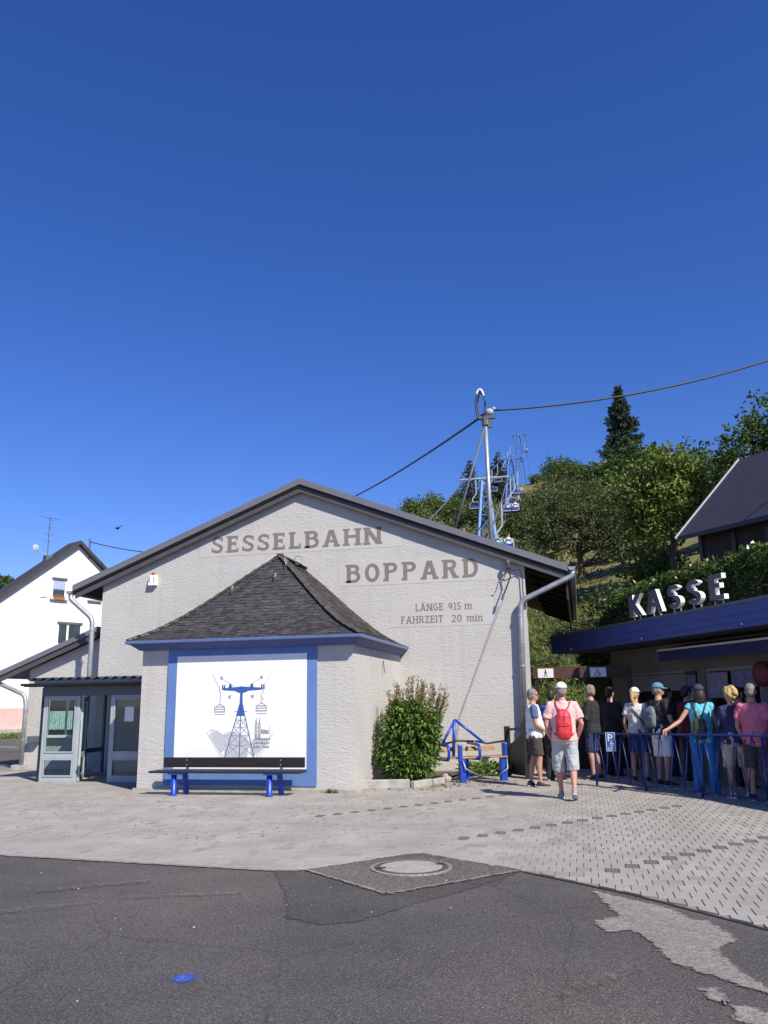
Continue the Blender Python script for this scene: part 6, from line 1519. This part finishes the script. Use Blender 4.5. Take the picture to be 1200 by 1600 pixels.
        remeshed('trousers' if btype == 'trousers' else ('skirt' if btype == 'skirt' else 'shorts'), pb, bottom, .0125*k, root, .014*k, seed+3)
    # shoes
    for i in (0, 1):
        fm = MB(); L_ = .28 if not female else .25; a = ank[i]; pit = -.9 if lift[i] > .04 else 0
        rot = Matrix.Rotation((.12 if i else -.12)*-1, 3, 'Z') @ Matrix.Rotation(pit*.45, 3, 'X')
        def q_(x, y, z): return sc_(a+rot @ V3(x, y, z))
        ring = lambda y, wd, z0, z1: [q_(wd*math.cos(t), y, (z0+z1)/2+(z1-z0)/2*math.sin(t)) for t in [j*math.pi/7 for j in range(14)]]
        base = -.083
        fm.loft([ring(-.075, .02, base+.01, base+.05), ring(-.06, .036, base, base+.085), ring(0, .042, base, base+.095), ring(.06, .045, base, base+.075), ring(.12, .048, base, base+.058), ring(.17, .042, base+.002, base+.045), ring(L_-.085, .02, base+.006, base+.03)])
        fm.tube([q_(0, -.01, -.03), q_(0, -.015, .015)], [.046*k, .044*k], 10)
        so = MB(); so.loft([ring(-.082, .024, base-.004, base+.016), ring(-.06, .04, base-.004, base+.02), ring(.06, .049, base-.004, base+.018), ring(.13, .052, base-.004, base+.018), ring(L_-.078, .024, base-.002, base+.016)])
        o = fm.build('shoe', shoe, root, True); so.build('sole', SOLE, o, True)
    # hair
    hb = MB()
    if hairtype in ('short', 'pony', 'long', 'curly'):
        hb.ell(hp(0, -.014, 1.690), (.084*k, .096*k, .098*k), 0, 16, 12, HM)
        hb.ell(hp(0, -.045, 1.645), (.080*k, .066*k, .085*k), 0, 14, 10, HM)
    if hairtype == 'long': hb.ell(hp(0, -.06, 1.56), (.10*k, .06*k, .16*k), 0, 14, 10, HM)
    if hairtype == 'pony': hb.tube([hp(0, -.09, 1.70), hp(0, -.13, 1.66), hp(.01, -.13, 1.55), hp(.02, -.115, 1.42), hp(.03, -.10, 1.36)], [.03*k, .034*k, .032*k, .026*k, .008*k], 10)
    if hairtype == 'curly':
        rr_ = random.Random(seed)
        for j in range(80):
            d = rdir(rr_)
            if d.y > .45 and d.z < .5: continue
            if d.z < -.6: continue
            hb.ell(hp(d.x*.10, -.012+d.y*.112, 1.672+d.z*.115), tuple([rr_.uniform(.022, .036)*k]*3), 0, 7, 5)
    if hairtype: remeshed('hair', hb, hair, .010*k, root, .008*k if hairtype != 'curly' else .012*k, seed+5, None, 2)
    if cap:
        cb = MB(); Cm = Hm @ Matrix.Rotation(capdir, 3, 'Z'); cp = lambda x, y, z: sc_(hc+Cm @ V3(x, y, z-1.60))
        rings = []
        for j in range(9):
            t = j/8*1.5; rings.append([cp(.094*math.cos(t)*math.cos(q), -.006+.110*math.cos(t)*math.sin(q), 1.695+.098*math.sin(t)) for q in [u*math.pi/10 for u in range(20)]])
        cb.loft(rings)
        co = cb.build('cap', cap, root, True)
        vb = MB(); v = []; f = []
        for j in range(9):
            q = .25*math.pi+.5*math.pi*j/8-.0; q = math.pi*(.12+.76*j/8)
            v += [tuple(cp(.094*math.cos(q), -.006+.108*math.sin(q), 1.70)), tuple(cp(.092*math.cos(q), -.006+.108*math.sin(q)+.085*math.sin(q)**.7, 1.684)), tuple(cp(.094*math.cos(q), -.006+.108*math.sin(q), 1.690)), tuple(cp(.092*math.cos(q), -.006+.108*math.sin(q)+.085*math.sin(q)**.7, 1.678))]
        for j in range(8): a, b = 4*j, 4*j+4; f += [(a, b, b+1, a+1), (a+2, a+3, b+3, b+2), (a+1, b+1, b+3, a+3)]
        vb.add(v, f); vb.build('cap_visor', cap, co, True)
    if glasses:
        gb = MB()
        for s_ in (-1, 1):
            gb.ell(hp(s_*.034, .096, 1.668), (.028*k, .010*k, .018*k), 0, 10, 6, HM); gb.tube([hp(s_*.06, .088, 1.672), hp(s_*.08, .0, 1.672)], .005*k, 6)
        gb.tube([hp(-.012, .10, 1.672), hp(.012, .10, 1.672)], .004*k, 6); gb.build('sunglasses', BLACK, root, True)
    if collar:
        cl_ = MB(); cl_.tube([sc_(V3(.068*math.cos(q), ln(1.47)+.004+.068*math.sin(q), 1.475-.012*math.sin(q))) for q in [j*math.pi/8 for j in range(17)]], .014*k, 8); cl_.build('collar', collar, root, True)
    return root
def strap_bag(name, label, cat, own, k, colr, w_, h_, d_, zc, y0=-.125, straps=True, xoff=0):
    """a rucksack worn on the back of the person `own` (same spot and heading)"""
    o = thing(name, label, cat, own.location, own.rotation_euler[2])
    b = MB(); rings = []
    for t in (0, .06, .2, .5, .8, .93, 1):
        s_ = (.55, .82, 1, 1, .88, .62, .25)[(0, .06, .2, .5, .8, .93, 1).index(t)]; z = zc-h_/2+h_*t
        rings.append([V3((xoff+s_*w_/2*(abs(math.cos(q))**.7)*math.copysign(1, math.cos(q)))*k, (y0-.012-d_*.5*s_-s_*d_*.5*math.sin(q))*k, z*k) for q in [j*math.pi/9 for j in range(18)]])
    b.loft(rings); bo = remeshed('bag_body', b, colr, .011, o, .008, 5)
    p = MB(); p.tube([V3((xoff-w_*.36)*k, (y0-d_*1.03)*k, (zc-h_*.05)*k), V3(xoff*k, (y0-d_*1.1)*k, (zc-h_*.07)*k), V3((xoff+w_*.36)*k, (y0-d_*1.03)*k, (zc-h_*.05)*k)], .008, 6); p.tube([V3(xoff*k, (y0-d_*1.05)*k, (zc+h_*.3)*k), V3(xoff*k, (y0-d_*1.08)*k, (zc)*k)], .005, 6); p.build('zip', BLACK, o, True)
    if straps:
        for s_ in (-1, 1):
            p = MB(); pts = [V3((xoff+s_*.03)*k, (y0-.03)*k, (zc+h_*.42)*k), V3(s_*.085*k, (-.115)*k, 1.40*k), V3(s_*.11*k, (-.07)*k, 1.475*k), V3(s_*.125*k, .02*k, 1.478*k), V3(s_*.13*k, .115*k, 1.38*k), V3(s_*.14*k, .135*k, 1.2*k), V3(s_*.185*k, .02*k, 1.05*k), V3(s_*.12*k, (y0-.02)*k, (zc-h_*.36)*k)]
            p.tube(pts, .02*k, 8, flat=.45); p.build('strap', colr, o, True)
    return o
FA = lambda deg: R(deg)   # heading: 0 = facing into the building, +90 = facing left, -90 = facing right
CW, CB_, CP = cloth('white', (.78, .78, .79)), cloth('denim_blue', (.075, .12, .25)), cloth('pink', (.74, .47, .46))
CKH, CGR, CNV = cloth('charcoal_short', (.06, .052, .045)), cloth('pale_grey', (.42, .45, .47)), cloth('navy', (.025, .03, .085))
CBK, CTQ, CBL = cloth('black', (.022, .022, .025)), cloth('turquoise', (.13, .50, .62)), cloth('bright_blue', (.02, .17, .48))
CRD, CRS, CBE = cloth('dark_red', (.14, .015, .02)), cloth('rose', (.58, .15, .22)), cloth('beige', (.45, .37, .29))
CRB, CGT = cloth('royal_blue', (.05, .07, .30)), cloth('light_grey', (.56, .55, .53))
CAPW, CAPT, CAPN = cloth('cap_white', (.80, .79, .76), .04), cloth('cap_teal', (.10, .24, .32), .06), cloth('cap_navy', (.035, .04, .10), .06)
RED = mat('red_nylon', (.62, .035, .05), .5, .12, 7, .2, 30); GB = mat('grey_nylon', (.14, .19, .21), .6, .15, 7, .2, 30); OLV = mat('olive_nylon', (.045, .055, .03), .6, .15, 7)
person('grey-haired man in white shirt with blue sleeves and dark shorts standing in profile', (-.86, 16.1, ZT), FA(-78), 1.73, belly=.075, head=(R(-4), 0), feet=((-.10, -.06), (.10, .08)),
       arms=(((-.25, .02, 1.13), (-.16, .24, .98)), ((.25, .0, 1.13), (.15, .25, .96))), top=CW, sleeve=.62, sleeve_mat=CB_, hem=.88, bottom=CKH, blen=.56, shoe=SHOED, hair=HAIRG, glasses=True, seed=2)
person('dark-haired person in royal blue shirt half hidden behind the man in white', (-.55, 17.3, ZT), FA(-30), 1.72, top=CRB, sleeve=.6, bottom=CBK, btype='trousers', hair=HAIRD, shoe=SHOED, seed=3)
pk = person('man in pink polo and white cap walking away towards the queue', (-.28, 14.15, ZT), FA(4), 1.80, belly=.03, head=(R(-4), 0), feet=((-.08, .22), (.10, -.16)), lift=(0, .07), knees=((-.11, .16, .50), (.11, .04, .48)),
       arms=(((-.27, -.03, 1.14), (-.20, .0, .90)), ((.28, -.02, 1.14), (.22, .12, .93))), top=CP, sleeve=.7, hem=.88, bottom=CGR, blen=.42, shoe=mat('shoe_grey', (.30, .28, .27), .8, .2, 20), hair=HAIRG, cap=CAPW, collar=CP, seed=4, skin=mat('skin_pinkish', (.50, .235, .18), .6, .06, 8))
strap_bag('red_backpack', 'slim red backpack on the back of the man in pink', 'backpack', pk, 1.80/1.75, RED, .24, .46, .13, 1.14)
person('grey-blond person in dark jacket and blue shorts looking left behind the railing', (.22, 17.6, ZT), FA(70), 1.80, belly=.02, top=CBK, sleeve=1.8, bottom=CNV, blen=.52, hair=HAIRS, shoe=SHOED, seed=5,
       arms=(((-.26, .03, 1.14), (-.14, .26, 1.06)), ((.26, .03, 1.14), (.14, .26, 1.06))))
person('dark-clothed person standing in the shade beside the kiosk corner', (.62, 18.3, ZT), FA(-40), 1.76, top=CBK, sleeve=1.8, bottom=CBK, btype='trousers', hair=HAIRD, shoe=SHOED, seed=6)
gl = person('woman in white cap with blond ponytail, grey tee and navy skirt', (1.06, 17.2, ZT), FA(-14), 1.73, female=True, head=(R(-20), 0), top=CGT, sleeve=.55, hem=.92, bottom=CNV, btype='skirt', blen=.56, hair=HAIRB, hairtype='pony', cap=CAPW, shoe=SHOED, seed=7,
       arms=(((-.24, -.03, 1.12), (-.20, .04, .88)), ((.24, .0, 1.12), (.20, .12, .90))))
mb = MB(); mb.tube([V3(-.12, .05, 1.43), V3(-.06, -.125, 1.36), V3(.02, -.15, 1.28), V3(.12, -.12, 1.12), V3(.16, .02, .98)], .014, 8, flat=.5); o = mb.build('bag_strap', CNV, gl, True)
tc_ = person('man in teal cap, black tee and white shorts looking right', (1.43, 16.5, ZT), FA(-55), 1.80, head=(R(-32), 0), top=CBK, sleeve=.65, bottom=CW, blen=.50, shoe=SHOED, hair=HAIRG, cap=CAPT, seed=8,
       arms=(((-.25, .02, 1.13), (-.14, .24, 1.02)), ((.26, .02, 1.12), (.17, .26, 1.0))))
strap_bag('grey_rucksack', 'small grey rucksack on the back of the man in black tee', 'backpack', tc_, 1.01, GB, .26, .38, .12, 1.20, xoff=-.03)
person('person in dark red top and dark hat facing the left kiosk window', (2.0, 17.1, ZT), FA(-60), 1.74, top=CRD, sleeve=1.7, bottom=CBK, btype='trousers', hair=HAIRD, cap=CAPN, shoe=SHOED, seed=9)
person('dark-haired person in black at the kiosk wall between the windows', (1.75, 18.2, ZT), FA(-70), 1.74, top=CBK, sleeve=1.7, bottom=CNV, btype='trousers', hair=HAIRD, shoe=SHOED, seed=15)
bw = person('woman in turquoise top and blue trousers leaning one hand on the railing', (1.96, 15.05, ZT), FA(-12), 1.74, female=True, head=(R(8), 0), top=CTQ, sleeve=.22, hem=.84, bottom=CBL, btype='trousers', hair=HAIRD, hairtype='long', cap=CAPN, shoe=mat('shoe_blue_grey', (.22, .27, .34), .7), seed=10,
       arms=(((-.33, -.14, 1.18), (-.52, -.36, 1.05)), ((.23, .05, 1.13), (.13, .24, 1.0))))
strap_bag('olive_shoulder_bag', 'dark olive shoulder bag on the back of the woman in turquoise', 'bag', bw, 1.0, OLV, .22, .36, .10, 1.06, xoff=-.02)
person('woman with curly blond hair, navy cardigan and beige shorts', (2.37, 14.55, ZT), FA(10), 1.68, female=True, belly=.02, head=(R(30), 0), top=CNV, sleeve=1.6, hem=.86, bottom=CBE, blen=.50, hair=HAIRB, hairtype='curly', shoe=SHOEW, seed=11,
       arms=(((-.23, .06, 1.14), (-.08, .24, 1.05)), ((.24, .04, 1.12), (.12, .24, 1.0))))
person('grey-haired man in rose polo shirt at the right end of the queue', (2.63, 14.25, ZT), FA(-28), 1.73, belly=.05, head=(R(6), 0), top=CRS, sleeve=.65, hem=.84, bottom=CKH, blen=.5, hair=HAIRG, collar=CRS, shoe=SHOED, seed=12,
       arms=(((-.26, .0, 1.13), (-.22, .1, .9)), ((.26, .02, 1.13), (.12, .25, .95))))
person('dark-haired person in black beyond the curly-haired woman at the counter', (2.75, 16.1, ZT), FA(-50), 1.70, top=CBK, sleeve=1.7, bottom=CBK, btype='trousers', hair=HAIRD, shoe=SHOED, seed=13)
person('person in purple-navy top cut off by the right edge of the picture', (3.2, 14.4, ZT), FA(-5), 1.62, female=True, top=cloth('plum', (.06, .035, .12)), sleeve=1.6, bottom=CNV, btype='trousers', hair=HAIRD, shoe=SHOED, seed=14)
